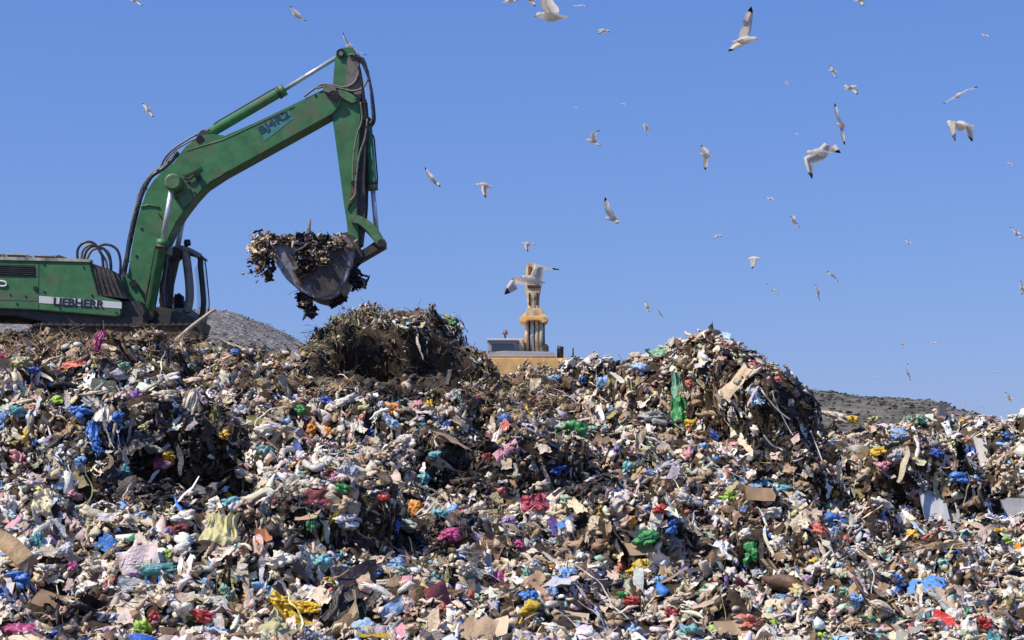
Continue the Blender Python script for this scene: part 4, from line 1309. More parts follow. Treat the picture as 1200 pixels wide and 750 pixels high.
lv = MB().prism([(-100, 307.5), (41, 311), (41, 323.5), (-100, 320)], YN - 0.004, YN + 0.01).build('louvre_panel', MBLK, EX)
m_ = MB()
for k in range(5):
    m_.prism([(-99, 309 + k * 2.3), (40.4, 312.3 + k * 2.3), (40.4, 312.9 + k * 2.3), (-99, 309.6 + k * 2.3)], YN - 0.03, YN - 0.004, ref=YN)
m_.build('slats', MDARK, lv)
m_ = MB()
m_.prism([(45.2, 305.6), (46, 305.6), (45.6, 363.4), (44.8, 363.4)], YN - 0.003, YN + 0.02)
m_.prism([(-150, 348.4), (45, 352.6), (45, 353.1), (-150, 348.9)], YN - 0.003, YN + 0.02)
m_.prism([(-150, 320.6), (45, 324.0), (45, 324.4), (-150, 321.0)], YN - 0.003, YN + 0.02)
m_.build('panel_seam', MINK, EX)
for (a, b_) in [(12, 345), (30, 347), (52, 310), (98, 313), (52, 342), (108, 346), (136, 366), (70, 361), (20, 356)]:
    MB().tube([P(a, b_, YN - .02), P(a, b_, YN + .01)], 0.022, 8).build('bolt', MDARK, house)

MB().prism([(39, 335.5), (43.2, 335.7), (43.2, 340), (39, 339.8)], YN - 0.03, YN + 0.01, bevel=0.005).build('door_handle', MBLK, EX)
MB().prism([(45.6, 346.6), (142.5, 354.0), (142.5, 361.6), (45.6, 355)], YN - 0.006, YN + 0.01).build('name_stripe', MWHITE, EX)
text_part('lettering', 'LIEBHERR', (62.5, 357.6), (122, 361.4), 9.3, YN - 0.009, MINK, EX, 0.035)
# cut off emblem at the left edge, a pale curl
MB().curve([P(-14, 333, YN - .01), P(-4, 329.4, YN - .01), (P(5, 330, YN - .01)), P(7.6, 332.6, YN - .01), P(6.4, 335, YN - .01), P(1, 335.4, YN - .01), P(-6, 333.6, YN - .01)], 0.022, 6, 6).build('emblem', MWHITE, EX)
# dark stepped plate ahead of the tank
st_ = MB().prism([(106, 308), (129, 315.5), (149, 350.5), (117, 346.5)], YN + 0.05, YN + 1.0, bevel=0.01).build('front_step_plate', MDARK, EX)
m_ = MB()
for k in range(6):
    x0 = 110 + k * 5.2; y0 = 312 + k * 1.6
    m_.tube([P(x0, y0, YN + 0.03), P(x0 + 9 + k * 1.3, y0 + 33 - k * 1.0, YN + 0.03)], 0.008, 6)
m_.build('tread_rib', MBLK, st_)
MB().prism([(142, 353), (163, 352), (170, 366), (166, 379), (142, 374)], YN + 0.2, YN + 1.1, bevel=0.02).build('front_bracket_plate', MDARK, EX)
m_ = MB()
m_.prism([(-150, 357), (40, 363.6), (168, 372), (170, 384), (60, 379), (20, 370), (-150, 364)], YN + 0.12, YFAR - 0.12, bevel=0.02)
m_.prism([(95, 378), (170, 383), (168, 392), (97, 390)], YN + 0.7, YFAR - 0.6, bevel=0.02)
m_.build('turntable', MDARK, EX)

# tracks, each with shoes and rollers
def track(y0, y1):
    A = P(46, 399, y0); B = P(222, 399, y0); R_ = 0.25
    cz = A.z + 0.08
    x0, x1 = A.x, B.x
    z0 = GND
    pth = []
    n = 14
    for k in range(n + 1):
        a = math.pi / 2 + k * math.pi / n
        pth.append((x0 + math.cos(a) * R_, cz + math.sin(a) * R_))
    for k in range(1, 22):
        pth.append((x0 + (x1 - x0) * k / 22, cz - R_))
    for k in range(n + 1):
        a = -math.pi / 2 + k * math.pi / n
        pth.append((x1 + math.cos(a) * R_, cz + math.sin(a) * R_))
    for k in range(1, 22):
        pth.append((x1 + (x0 - x1) * k / 22, cz + R_ - 0.02 * math.sin(k / 22 * math.pi)))
    tr_ = MB().prism_w([Vector((a, 0, b_)) for a, b_ in pth], y0 + 0.05, y1 - 0.05).build('track', MMUD, EX)
    m_ = MB()
    for k in range(0, len(pth)):
        a = Vector((pth[k][0], 0, pth[k][1])); b_ = Vector((pth[(k + 1) % len(pth)][0], 0, pth[(k + 1) % len(pth)][1]))
        d = (b_ - a); 
        if d.length < 0.02: continue
        nn = Vector((d.z, 0, -d.x)).normalized()
        c1 = a + d * 0.08; c2 = a + d * 0.92
        m_.prism_w([c1, c2, c2 + nn * 0.035, (c1 + c2) / 2 + nn * 0.07, c1 + nn * 0.035], y0, y1)
    m_.build('track_shoes', MDARK, tr_)
    for k in range(6):
        x = x0 + (x1 - x0) * (k + .5) / 6
        MB().tube([(x, y0 - 0.015, cz - 0.12), (x, y0 + 0.06, cz - 0.12)], 0.11, 18).build('roller', MDARK, tr_)
    for x in (x0, x1):
        MB().tube([(x, y0 - 0.02, cz), (x, y0 + 0.06, cz)], 0.15, 24).build('sprocket', MDARK, tr_)
track(41.25, 41.85)
track(44.15, 44.75)
MB().prism([(70, 386), (205, 388), (205, 397), (70, 396)], 41.85, 44.15, ref=43, bevel=0.02).build('undercarriage_frame', MMUD, EX)

# boom
y0b, y1b = YC - 0.36, YC + 0.36
BOOM = [(138, 329), (146, 322), (150, 320), (154, 292), (160.5, 258), (166, 240), (172, 223), (180, 211), (190, 201), (203, 191), (213, 177), (219, 169.5), (262, 159.5), (300, 143), (346, 121), (372, 108), (388, 101), (397, 104), (401, 112), (399, 124), (390, 133.5), (330, 167), (262, 204.5), (240, 219), (228, 232), (217, 246), (206, 262), (198, 279), (190, 295), (182, 314), (174, 331), (172, 346), (168, 358), (156, 358), (146, 345)]
bo = MB().prism(BOOM, y0b, y1b, bevel=0.02).build('boom', MG, EX)
m_ = MB()
m_.tube([P(219, 176.5, y0b), P(262, 163.5, y0b), P(345, 125, y0b)], 0.012, 6)
m_.build('weld_bead', MG2, bo)
MB().prism([(216, 172), (228, 163), (238, 158), (247, 156.5), (262, 158), (262, 163), (222, 176)], y0b + 0.04, y1b - 0.04, ref=y0b, bevel=0.01).build('cylinder_bracket', MG, bo)
MB().tube([P(234, 163, y0b - .03), P(234, 163, y1b + .03)], 0.085, 18).build('pin', MDARK, bo)
for (a, b_) in [(222, 214), (228, 226), (206, 232), (160, 300), (166, 268), (370, 112), (381, 106), (330, 133)]:
    MB().tube([P(a, b_, y0b - .02), P(a, b_, y0b + .01)], 0.028, 8).build('bolt', MDARK, bo)
MB().tube([P(164, 242, y0b - .015), P(175, 240, y0b - .02), P(187, 243, y0b - .015)], 0.016, 6).build('pipe', MG2, bo)
MB().tube([P(183, 246, y0b - .02), P(190, 256, y0b - .02)], 0.014, 6).build('pipe', MDARK, bo)
for k, (a, b_, c, d) in enumerate([(214, 206, 236, 196), (245, 214, 268, 200)]):
    MB().tube([P(a, b_, y0b - .02), P(c, d, y0b - .02)], 0.012, 6).build('pipe', MDARK, bo)
# decal and lettering
MB().prism([(303.5, 150), (338.5, 129), (344, 139), (310, 165.5)], y0b - 0.005, y0b + 0.01).build('decal', MDECAL, bo)
text_part('lettering', 'BJ4R2', (307.5, 159.8), (342, 138.0), 12.0, y0b - 0.008, MBLUEINK, bo, 0.03)
# side boss where the lifting cylinder joins
m_ = MB()
m_.prism([(194, 208), (200, 203), (209, 204), (216, 210), (222, 219), (226, 234), (216, 243), (206, 228), (197, 222)], y0b - 0.05, y0b + 0.02, bevel=0.01)
m_.build('boss_plate', MG2, bo)
m_ = MB(); c0 = P(202.5, 213, 42.25)
m_.tube([(c0.x, 42.20, c0.z), (c0.x, 42.24, c0.z), (c0.x, 42.52, c0.z), (c0.x, 42.62, c0.z)], 0.2, 24, radii=[0.15, 0.19, 0.20, 0.2])
m_.build('boss', MG2, bo)
m_ = MB()
for k in range(3):
    m_.curve([P(231 + k, 212, y0b - .05), P(234, 206 - k, y0b - .07), P(229, 203, y0b - .06), P(222, 209 + k, y0b - .05), P(215, 208, y0b - .05)], 0.018, 6)
m_.tube([P(230, 204, y0b - .12), P(230, 204, y0b)], 0.07, 12)
m_.build('valve', MDARK, bo)

def cylinder(name, pb, pe, pr, Y, rb, rr, parent, mb=None):
    """hydraulic cylinder: barrel pb->pe, rod pe->pr"""
    a, b_, c = P(*pb, Y), P(*pe, Y), P(*pr, Y)
    d = (b_ - a).normalized()
    o = MB().tube([a, a + d * 0.02, b_ - d * 0.14, b_ - d * 0.12, b_], rb, 20, radii=[rb * .8, rb, rb, rb * 1.22, rb * 1.22]).build(name, mb or MG, parent)
    MB().tube([b_ - d * 0.02, c], rr, 16).build('rod', MCHROME, o)
    m_ = MB()
    m_.tube([b_ - d * 0.20, b_ - d * 0.13], rb * 1.3, 20)
    m_.build('gland', MDARK, o)
    MB().tube([a + Vector((0, -rb * 1.1, 0)), a + Vector((0, rb * 1.1, 0))], rb * 1.05, 16).build('eye', MDARK, o)
    # feed pipe along the barrel
    up = Vector((-d.z, 0, d.x)) * (rb * 1.25)
    if up.z < 0: up = -up
    MB().tube([a + d * 0.3 + up * 0.8, a + d * 0.4 + up, b_ - d * 0.25 + up, b_ - d * 0.12 + up * 0.8], 0.018, 8).build('pipe', MDARK, o)
    return o
lc = cylinder('lift_cylinder', (174.5, 371), (191, 281), (201.5, 219), 42.38, 0.115, 0.062, EX)
cylinder('lift_cylinder', (190, 372), (207.5, 292), (214.5, 256), 43.62, 0.115, 0.062, EX)
MB().tube([P(202, 213, 42.3), P(202, 213, 43.75)], 0.06, 12).build('boom_pin', MDARK, EX)
MB().tube([P(174.5, 371, 42.15), P(174.5, 371, 43.8)], 0.085, 12).build('boom_foot_pin', MDARK, EX)
cylinder('arm_cylinder', (240, 159.5), (334, 104.5), (398, 65), YC, 0.115, 0.05, EX)

# boom foot bracket on the house
m_ = MB()
FB = [(132, 336), (140, 327), (147, 324), (158, 332), (168, 350), (176, 368), (170, 380), (140, 372), (146, 356)]
m_.prism(FB, y0b - 0.16, y0b - 0.03, bevel=0.01)
m_.build('boom_bracket', MG, EX)
MB().prism(FB, y1b + 0.03, y1b + 0.16, bevel=0.01, ref=y0b).build('boom_bracket', MG, EX)
MB().tube([P(156, 332, y0b - .22), P(156, 332, y0b - .03)], 0.085, 20).build('pivot_pin', MDARK, EX)
m_ = MB()
for k, (a, b_) in enumerate([(143, 341), (147, 346), (140, 349), (150, 352)]):
    m_.tube([P(a, b_, y0b - .28), P(a, b_, y0b - .1)], 0.07 + 0.01 * k, 12)
m_.prism([(138, 346), (153, 350), (151, 356), (137, 352)], y0b - .3, y0b - .16, bevel=.01)
m_.build('valve_block', mat('rusty_valves', (0.14, 0.07, 0.04), 0.6, dirt=(0.03, 0.03, 0.03), dirt_amt=.5, dscale=9, var=.3), EX)

# hose loops behind the tank
for k, ctrl in enumerate([
    [(91, 305), (91, 293), (97, 285), (106, 283.5), (113, 288), (119, 298), (121, 312), (123, 322)],
    [(95, 305), (97, 294), (104, 287.5), (112, 288), (117, 295), (124, 306), (126, 320)],
    [(98, 306), (101, 295), (107, 289), (114, 289), (122, 292), (128, 302), (130, 318), (128, 326)],
    [(101, 306), (105, 297), (110, 292), (119, 291), (127, 296), (130, 308), (130, 322)],
    [(113, 289), (122, 286.5), (131, 288), (138, 294), (141, 305), (141, 318), (140, 330)]]):
    MB().curve([P(a, b_, YN + 0.45 + k * 0.12) for a, b_ in ctrl], 0.030, 8, 6).build('hose', MHOSE if k % 2 == 0 else MHOSE2, EX)
# hoses running up the back of the boom
for k in range(5):
    y = YC - 0.24 + k * 0.11
    off = 1.2 + 0.9 * (k % 3)
    ctrl = [(146, 330), (147.5 - off, 318), (151 - off, 300), (154 - off, 282), (158.5 - off, 260), (164 - off, 241), (170 - off, 222), (179 - off, 209 - off), (190, 198.5 - off), (202, 189 - off), (206 + k, 181 - off)]
    ctrl = [(a + random.uniform(-.9, .9), b_ + random.uniform(-.9, .9)) for a, b_ in ctrl]
    MB().curve([P(a, b_, y) for a, b_ in ctrl], 0.046, 8, 5).build('hose', [MHOSE, MBLK, MHOSE2][k % 3], EX)
for k in range(6):
    a, b_ = [(150, 306), (155, 276), (162, 246), (171, 221), (187, 201), (200, 191)][k]
    MB().tube([P(a - 1, b_, YC - .3), P(a - 1, b_, YC + .3)], 0.055, 8).build('hose_clamp', MDARK, bo)
# loop above the knee and pipes along the cylinder
MB().curve([P(a, b_, YC - .1) for a, b_ in [(187, 203), (190, 192), (196, 182), (206, 173), (216, 166), (226, 160), (236, 156), (246, 152)]], 0.022, 8).build('hose', MHOSE, EX)
MB().curve([P(a, b_, YC + .1) for a, b_ in [(190, 199), (196, 186), (207, 175), (222, 166), (236, 160)]], 0.02, 8).build('hose', MHOSE2, EX)

# stick
ys0, ys1 = YC - 0.30, YC + 0.30
STICK = [(390, 100), (391.5, 80), (393, 66), (396, 58.5), (401, 55.5), (410, 55.5), (416, 58.5), (419, 70), (421, 100), (423, 136), (421, 170), (419, 205), (419, 250), (421, 288), (413, 291), (408, 280), (406.5, 262), (403, 240), (396, 187), (390, 142), (388, 125)]
sk = MB().prism(STICK, ys0, ys1, bevel=0.018).build('stick', MG, EX)
MB().prism([(418, 70), (421, 75), (425, 100), (429.5, 136), (429, 170), (427.5, 205), (427.5, 252), (424, 286), (419, 288), (418.5, 205), (422, 136)], ys0 + 0.07, ys1 - 0.07, ref=ys0, bevel=0.01).build('back_plate', MDARK, sk)
MB().prism([(407, 68), (412, 64), (418, 68), (422, 86), (424, 104), (423, 116), (415, 110), (406, 100), (405, 84)], ys0 - 0.03, ys0 + 0.01, bevel=0.006).build('dirty_side_plate', MHOSE2, sk)
m_ = MB()
m_.tube([P(399.5, 62.5, ys0 - .07), P(399.5, 62.5, ys1 + .07)], 0.105, 20)
m_.build('pin', MDARK, sk)
MB().tube([P(399.5, 62.5, ys0 - .085), P(399.5, 62.5, ys0 - .06)], 0.05, 14).build('pin_cap', MTRIM, sk)
m_ = MB()
m_.prism([(397, 103), (404, 105), (415, 112), (418, 119), (412, 121), (401, 115), (394, 108)], ys0 - 0.09, ys0 - 0.02, bevel=.01)
m_.build('side_lug', MG2, sk)
m_ = MB(); c0 = P(391, 112, 42.2)
m_.tube([P(391, 112, y0b - .1), P(391, 112, y1b + .1)], 0.12, 18)
m_.build('knee_pin', MDARK, EX)
m_ = MB()
m_.prism([(378, 101), (386, 98), (393, 101), (395, 107), (388, 110), (379, 107)], y0b - .07, y0b + .02, bevel=.01)
m_.build('manifold', MHOSE2, EX)
for k, ctrl in enumerate([
    [(356, 113), (364, 107), (376, 100), (388, 99), (402, 102), (414, 98), (420, 88), (421, 75), (416, 65), (409, 65)],
    [(372, 104), (384, 101), (398, 103), (412, 107), (424, 104), (430, 96), (431, 84), (425, 73), (419, 68)],
    [(419, 66), (426, 72), (431, 84), (434, 100), (436, 122), (437, 138), (433, 145)],
    [(422, 68), (429, 82), (432, 92), (436, 108), (438, 128), (438.5, 141), (435, 148)],
    [(420, 76), (424, 96), (427, 118), (430, 140), (429, 160), (424, 176), (419, 190), (417, 205)],
    [(423, 120), (424, 140), (418, 158), (415, 175), (414, 195), (413, 215)],
    [(428, 120), (431, 150), (430, 180), (429, 215), (429, 245), (427, 262)],
    [(426, 140), (428, 170), (427, 200), (426, 240), (425, 262)],
    [(431, 140), (427, 162), (421, 182), (417, 214), (416, 228), (410, 236)]]):
    y = ys0 - 0.06 - 0.02 * (k % 3) if k not in (6, 7) else YC
    ctrl = [(a + random.uniform(-.6, .6), b_ + random.uniform(-.6, .6)) for a, b_ in ctrl]
    MB().curve([P(a, b_, y) for a, b_ in ctrl], [0.026, 0.024, 0.032, 0.028, 0.03, 0.02, 0.045, 0.045, 0.022][k], 8, 5).build('hose', [MHOSE2, MHOSE2, MHOSE, MHOSE, MBLK, MHOSE2, MBLK, MHOSE, MHOSE2][k], EX)
for (a, b_, r_) in [(418.5, 67, .07), (424, 71, .075), (428, 137, .07), (427, 118, .055), (430, 150, .06), (414, 214, .05)]:
    MB().tube([P(a, b_, ys0 - .12), P(a, b_, ys0 + .1)], r_, 12).build('fitting', MDARK, sk)
m_ = MB().prism([(411, 212), (418, 216), (417, 232), (410, 240), (407, 246), (411, 230)], ys0 - 0.05, ys0 + 0.01, bevel=.008).build('mud_patch', MMUD, sk)
cylinder('bucket_cylinder', (430.5, 143), (437, 223), (442, 279), YC, 0.10, 0.055, EX)

# bucket linkage
for yy in (YC - 0.42, YC + 0.32):
    MB().prism([(410, 258), (414, 254.5), (422, 255), (431, 259), (440, 266), (447, 275), (452, 284), (452, 290), (446, 292), (441, 287), (436, 279), (429, 271), (421, 265), (413, 264)], yy, yy + 0.10, ref=YC, bevel=0.015).build('guide_link', MG2, EX)
MB().prism([(447, 279), (453, 283), (452, 291), (440, 298), (428, 305), (421, 309), (416, 303), (420, 297), (432, 290)], YC - 0.24, YC + 0.24, ref=YC, bevel=0.03).build('bucket_link', MDARK, EX)
MB().tube([P(447, 285, YC - .5), P(447, 285, YC + .5)], 0.09, 16).build('link_pin', MDARK, EX)

# bucket
yb0, yb1 = YC - 0.85, YC + 0.75
CURV = [(310, 281), (312, 288), (316, 296), (323, 308), (333, 324), (342, 333), (352, 340), (360, 345.5), (368, 349), (378, 351), (388, 350.5), (396, 345), (402, 335), (407, 324), (411, 311), (414, 298), (413, 286), (408, 279)]
cw = smooth_path([P(a, b_, yb0) for a, b_ in CURV], 3)
cm = P(365, 290, yb0)
inner = [q + (cm - q).normalized() * 0.045 for q in cw]
m_ = MB()
bm = m_.bm
rows = []
for pts, y in ((cw, yb0), (cw, yb1), (inner, yb1), (inner, yb0)):
    rows.append([bm.verts.new((q.x, y, q.z)) for q in pts])
for i in range(len(cw) - 1):
    for a in range(4):
        b_ = (a + 1) % 4
        bm.faces.new((rows[a][i], rows[a][i + 1], rows[b_][i + 1], rows[b_][i]))
bm.faces.new([r[0] for r in rows]); bm.faces.new([r[-1] for r in rows][::-1])
bk = m_.build('bucket', MSTEEL, EX)
SIDE = [(312, 283)] + CURV[1:] + [(396, 276), (370, 285), (340, 283), (325, 280)]
for yy in (yb0 - 0.015, yb1 - 0.02):
    sp = MB().prism(SIDE, yy, yy + 0.035, ref=yb0, bevel=0.006).build('side_plate', MSTEEL, bk)
MB().prism([(310, 281), (316, 280), (322, 292), (333, 312), (330, 318), (318, 300)], yb0 - 0.045, yb0 - 0.016, bevel=0.006).build('side_cutter', MSTEEL, bk)
MB().prism([(352, 286), (398, 283), (407, 300), (402, 325), (392, 345), (372, 350), (362, 340), (372, 320)], yb0 - 0.035, yb0 - 0.016, bevel=0.006).build('wear_plate', MDARK, bk)
for k in range(5):
    y = yb0 + 0.1 + k * (yb1 - yb0 - 0.2) / 4
    MB().prism([(307, 281), (312, 280), (308, 274), (302, 270), (302, 273)], y - 0.05, y + 0.05, ref=yb0, bevel=0.01).build('tooth', MDARK, bk)
for yy in (YC - 0.34, YC + 0.24):
    MB().prism([(398, 282), (405, 274), (418, 280), (427, 303), (417, 312), (406, 318)], yy, yy + 0.1, ref=YC, bevel=0.015).build('ear', MDARK, bk)

# cab on the far side, frame, seat, door rail
yc0, yc1 = YC + 0.55, YC + 1.45
def post(ctrl, r, y, name='cab_post', m=None):
    return MB().curve([P(a, b_, y) for a, b_ in ctrl], r, 10, 5).build(name, m or MCAB, EX)
for y in (yc0, yc1):
    post([(203, 292), (204, 300), (201, 312), (199, 336), (197, 362)], 0.10, y, m=MDARK)
    post([(225, 297), (234, 301), (235, 313), (237.5, 338), (238.5, 357), (236, 375)], 0.065, y, m=MDARK)
    MB().curve([P(a, b_, y) for a, b_ in [(203, 292), (212, 291), (222, 294), (235, 301)]], 0.07, 10).build('roof_rail', MCAB if y == yc0 else MDARK, EX)
post([(217, 293), (218, 300), (220, 315), (222, 335), (222, 352), (219, 366)], 0.10, yc0)
MB().prism([(201, 289), (212, 288), (224, 291), (236, 299), (236, 302), (224, 297), (212, 294), (201, 296)], yc0 + .05, yc1, ref=yc0, bevel=0.01).build('cab_roof', MDARK, EX)
MB().prism([(196, 361), (222, 361), (228, 366), (236, 370), (234, 382), (198, 384)], yc0 - 0.02, yc1, ref=yc0, bevel=0.03).build('cab_floor', MCAB, EX)
MB().prism([(226, 300), (234, 303), (237, 357), (223, 357), (223, 335), (221, 310)], yc1 - 0.03, yc1 - 0.02, ref=yc0).build('window', MGLASS, EX)
sx = MB().prism([(200, 345), (204, 341.5), (209, 342), (211, 348), (210, 362), (200, 363)], yc0 + 0.25, yc0 + 0.7, ref=yc0, bevel=0.04)
sx.prism([(203, 356), (217, 355), (218, 361), (203, 363)], yc0 + 0.2, yc0 + 0.75, ref=yc0, bevel=0.03)
sx.build('seat', MSEAT, EX)
MB().prism([(196, 291), (211, 290), (211, 300), (205, 306), (196, 304)], yc0 - .15, yc0 + .3, bevel=0.03).build('work_light_box', MDARK, EX)
MB().prism([(195, 289), (200, 289), (199.5, 299), (194.5, 299)], YC + .1, YC + .4, bevel=0.02).build('filter', MTRIM, EX)
m_ = MB(); c0 = P(219.5, 285, yc0)
m_.tube([c0 + Vector((-.07, 0, .0)), c0 + Vector((-.04, 0, 0)), c0 + Vector((.07, 0, 0.02))], .09, 16, radii=[.06, .09, .07])
m_.tube([c0, P(218.5, 292, yc0)], .02, 8)
m_.build('work_light', MBLK, EX)
MB().curve([P(a, b_, yc0 - .05) for a, b_ in [(235, 303), (240, 306), (243, 330), (245, 360), (240, 379), (236, 380)]], 0.014, 6).build('handrail', MDARK, EX)
for k in range(4):
    ctrl = [(195 + k, 300), (192 + k * 2, 320), (189 + k * 2.4, 340), (190 + k * 1.5, 358), (186 + k, 370), (180, 374)]
    MB().curve([P(a + random.uniform(-1, 1), b_, YC - .2 + k * .2) for a, b_ in ctrl], 0.035, 8).build('hose', [MBLK, MHOSE2, MBLK, MHOSE][k], EX)
MB().prism([(176, 360), (200, 362), (236, 376), (232, 390), (180, 388)], YC - 0.3, yc1, ref=YC, bevel=0.03).build('front_frame', MDARK, EX)

# what the bucket carries: a heap that nobody could count
def cluster(specs, name, label, cat, big=1.0):
    pos = []; sc_ = []; cl = []
    for (px, py, rx, ry, y0, y1, n, s, kd) in specs:
        for k in range(n):
            a = random.gauss(0, .45); b_ = random.gauss(0, .45)
            p = P(px + a * rx, py + b_ * ry, random.uniform(y0, y1)); pos.append(p[:]); sc_.append(s * big * random.uniform(.5, 1.4))
        cl.append(palette(n, kd))
    pos = np.array(pos); n = len(pos); cl = np.concatenate(cl)
    T = [t_blob(500 + k, 2) for k in range(2)] + [t_sheet(520 + k, 11, 12) for k in range(7)] + [t_roll(540 + k) for k in range(3)] + [t_twig(550 + k) for k in range(5)]
    me = merge(name, T, RNG.integers(0, len(T), n), pos, rots(np.tile([0, -0.5, .8], (n, 1)), n, 2), np.array(sc_)[:, None] * RNG.uniform(.6, 1.3, (n, 3)), cl)
    return tag(link_mesh(name, me, M_RUB), label, cat, None, 'stuff')
cluster([(335, 287, 34, 8, 42.2, 43.7, 170, .10, 2), (375, 287, 34, 8, 42.0, 43.5, 200, .10, 2), (398, 284, 14, 7, 42.0, 43.5, 60, .08, 1), (345, 282, 50, 6, 42.05, 43.0, 150, .07, 1),
         (309, 288, 13, 14, 42.0, 43.7, 120, .08, 1), (304, 302, 12, 17, 42.1, 43.6, 90, .07, 1), (317, 284, 16, 8, 41.95, 42.6, 50, .07, 1), (315, 315, 7, 14, 42.1, 42.3, 40, .06, 2), (300, 318, 12, 9, 42.2, 43.0, 20, .04, 2),
         (354, 300, 9, 18, 42.02, 42.12, 60, .08, 2), (350, 318, 6, 12, 42.0, 42.1, 24, .06, 2), (376, 300, 12, 16, 42.0, 42.12, 30, .07, 1),
         (360, 355, 4, 12, 42.3, 42.7, 50, .10, 2), (356, 345, 4, 10, 42.3, 42.6, 30, .10, 2), (365, 367, 4, 7, 42.3, 42.6, 30, .08, 2),
         (396, 350, 7, 10, 42.4, 43, 40, .08, 2), (415, 322, 6, 12, 42.4, 43.2, 36, .08, 2), (424, 332, 5, 8, 42.5, 43.2, 26, .07, 2), (416, 334, 4, 8, 42.5, 43.2, 16, .06, 2), (408, 312, 8, 8, 42.2, 43.2, 26, .07, 2)],
        'bucket_load', 'dark tangled waste heaped in and hanging from the excavator bucket', 'waste', big=1.55)
tag(MB().tube([P(363.5, 276 + 8, 42.7), P(362.5, 268, 42.7), P(363, 257, 42.7)], 0.03, 8).build('stick_of_wood', mat('grey_wood', (0.24, 0.2, 0.16), .8, dirt=(.08, .06, .04), dirt_amt=.4, dscale=9), None, P(363, 276, 42.7)), 'short grey stick standing upright in the waste of the raised bucket', 'stick')

# ------------------------------------------------------------------ yellow machine behind the heap, seen end on
MY = mat('yellow_paint', (0.88, 0.54, 0.20), 0.5, dirt=(0.35, 0.25, 0.14), dirt_amt=0.35, dscale=1.2, var=.15, chips=(0.2, 0.08, 0.03))
MBEIGE = mat('stained_beige_paint', (0.82, 0.62, 0.36), 0.6, dirt=(0.24, 0.12, 0.06), dirt_amt=0.42, dscale=2.2, var=.3)
MGREYH = mat('grey_hood', (0.42, 0.42, 0.43), 0.5, dirt=(0.5, 0.48, 0.45), dirt_amt=0.3, dscale=1, var=.1)
MWIN = mat('dark_window', (0.05, 0.06, 0.08), 0.08)
YM = 82.0
EM = empty('excavator', P(620, 470, YM), 'yellow and white excavator behind the ridge, seen end on with its arm straight up', 'excavator')
base = MB().prism([(571.5, 419), (668, 419.5), (670, 421), (670, 452), (573, 452), (570.5, 424)], YM - 2.2, YM + 2.4, bevel=0.05).build('body', MY, EM)
MB().prism([(572.5, 412.5), (590, 411), (648, 412), (653, 419), (572.5, 419)], YM - 2.0, YM + 2.2, bevel=0.05).build('hood', MGREYH, EM)
cb = MB().prism([(571.5, 399), (574, 398.2), (604, 398.2), (606, 400), (606, 413), (571.5, 413)], YM - 1.9, YM + 0.2, bevel=0.06).build('cab', MGREYH, EM)
MB().prism([(570.5, 396.6), (608, 396.6), (608, 399.2), (570.5, 399.2)], YM - 2.0, YM + 0.3, bevel=0.03).build('roof', MWHITE, cb)
MB().prism([(576, 413), (576, 405.5), (578, 403), (601, 403), (604, 406), (604, 413)], YM - 1.93, YM - 1.88).build('window', MWIN, cb)
MB().prism([(606, 397), (614, 396), (614, 413), (606, 413)], YM - 1.2, YM + 1.0, bevel=0.05).build('side_housing', MBEIGE, EM)
MB().prism([(637, 402), (643, 404), (643, 413), (637, 413)], YM - 1.2, YM + 1.0, bevel=0.05).build('side_housing', MDARK, EM)
lb = MB().prism([(616, 368), (635, 368), (637, 390), (638.5, 413), (613, 413), (615, 390)], YM - 0.6, YM + 0.5, bevel=0.06).build('boom', MBEIGE, EM)
for (x, r_, mm) in [(617.5, .07, MBEIGE), (623.5, .09, MCHROME), (629, .085, MBEIGE), (634.2, .10, MTRIM), (620.5, .03, MBLK), (626.3, .035, MBLK), (637.2, .04, MBLK)]:
    MB().tube([P(x, 374, YM - .68), P(x + .4, 412, YM - .68)], r_, 12).build('hydraulic_line', mm, EM)
MB().prism([(610.5, 371), (615, 366.5), (618.5, 361), (635, 361), (638, 367), (641.5, 371.5), (641, 373)], YM - 0.9, YM + 0.6, bevel=0.06).build('boom_head', MBEIGE, EM)
MB().prism([(609, 372), (612, 370), (640, 370.5), (643, 373), (642, 377), (636, 379), (632, 375.5), (619, 375.5), (615, 379), (609.5, 377)], YM - 0.95, YM + 0.6, bevel=0.04).build('boom_collar', MY, EM)
stk = MB().prism([(619, 362), (617.5, 345), (615, 334), (616, 320), (617, 309), (621, 307.5), (630, 309), (634, 320), (635, 334), (632.5, 345), (632, 362)], YM - 0.75, YM + 0.4, bevel=0.05).build('stick', MBEIGE, EM)
for (a, b_, c, d, mm) in [(619.5, 343, 621.5, 358, MDARK), (628.5, 343, 630.5, 358, MDARK), (619, 312, 623, 322, mat('rust_red', (.3, .1, .04), .7)), (623.5, 345, 626.5, 361, MTRIM), (618, 334, 633, 337.5, MDARK), (625, 322, 631, 331, MTRIM)]:
    MB().prism([(a, b_), (c, b_), (c, d), (a, d)], YM - 0.80, YM - 0.74, bevel=.015).build('linkage_plate', mm, stk)
MB().tube([P(656.5, 420, YM - 1), P(656.5, 409, YM - 1), P(657.3, 406, YM - 1)], .14, 14).build('exhaust_pipe', MBLK, EM)
MB().tube([P(671.5, 421, YM - 1), P(671.5, 408, YM - 1)], .035, 8).build('antenna', MDARK, EM)
MB().tube([P(592, 397, YM - 1), P(592, 391, YM - 1)], .04, 8).build('beacon_post', MDARK, EM)
MB().tube([P(592, 392, YM - 1), P(592, 390, YM - 1), P(592, 387, YM - 1)], .12, 12, radii=[.12, .12, .06]).build('beacon', mat('beacon_red', (.22, .09, .08), .4), EM)
zb = P(600, 452, YM).z
for x0 in (574, 645):
    A = P(x0, 452, YM)
    MB().box(A.x, A.x + 0.85, YM - 2.1, YM + 2.1, zb - 0.95, zb - 0.02, 0.2).build('track', MDARK, EM)
A = P(600, 452, YM)
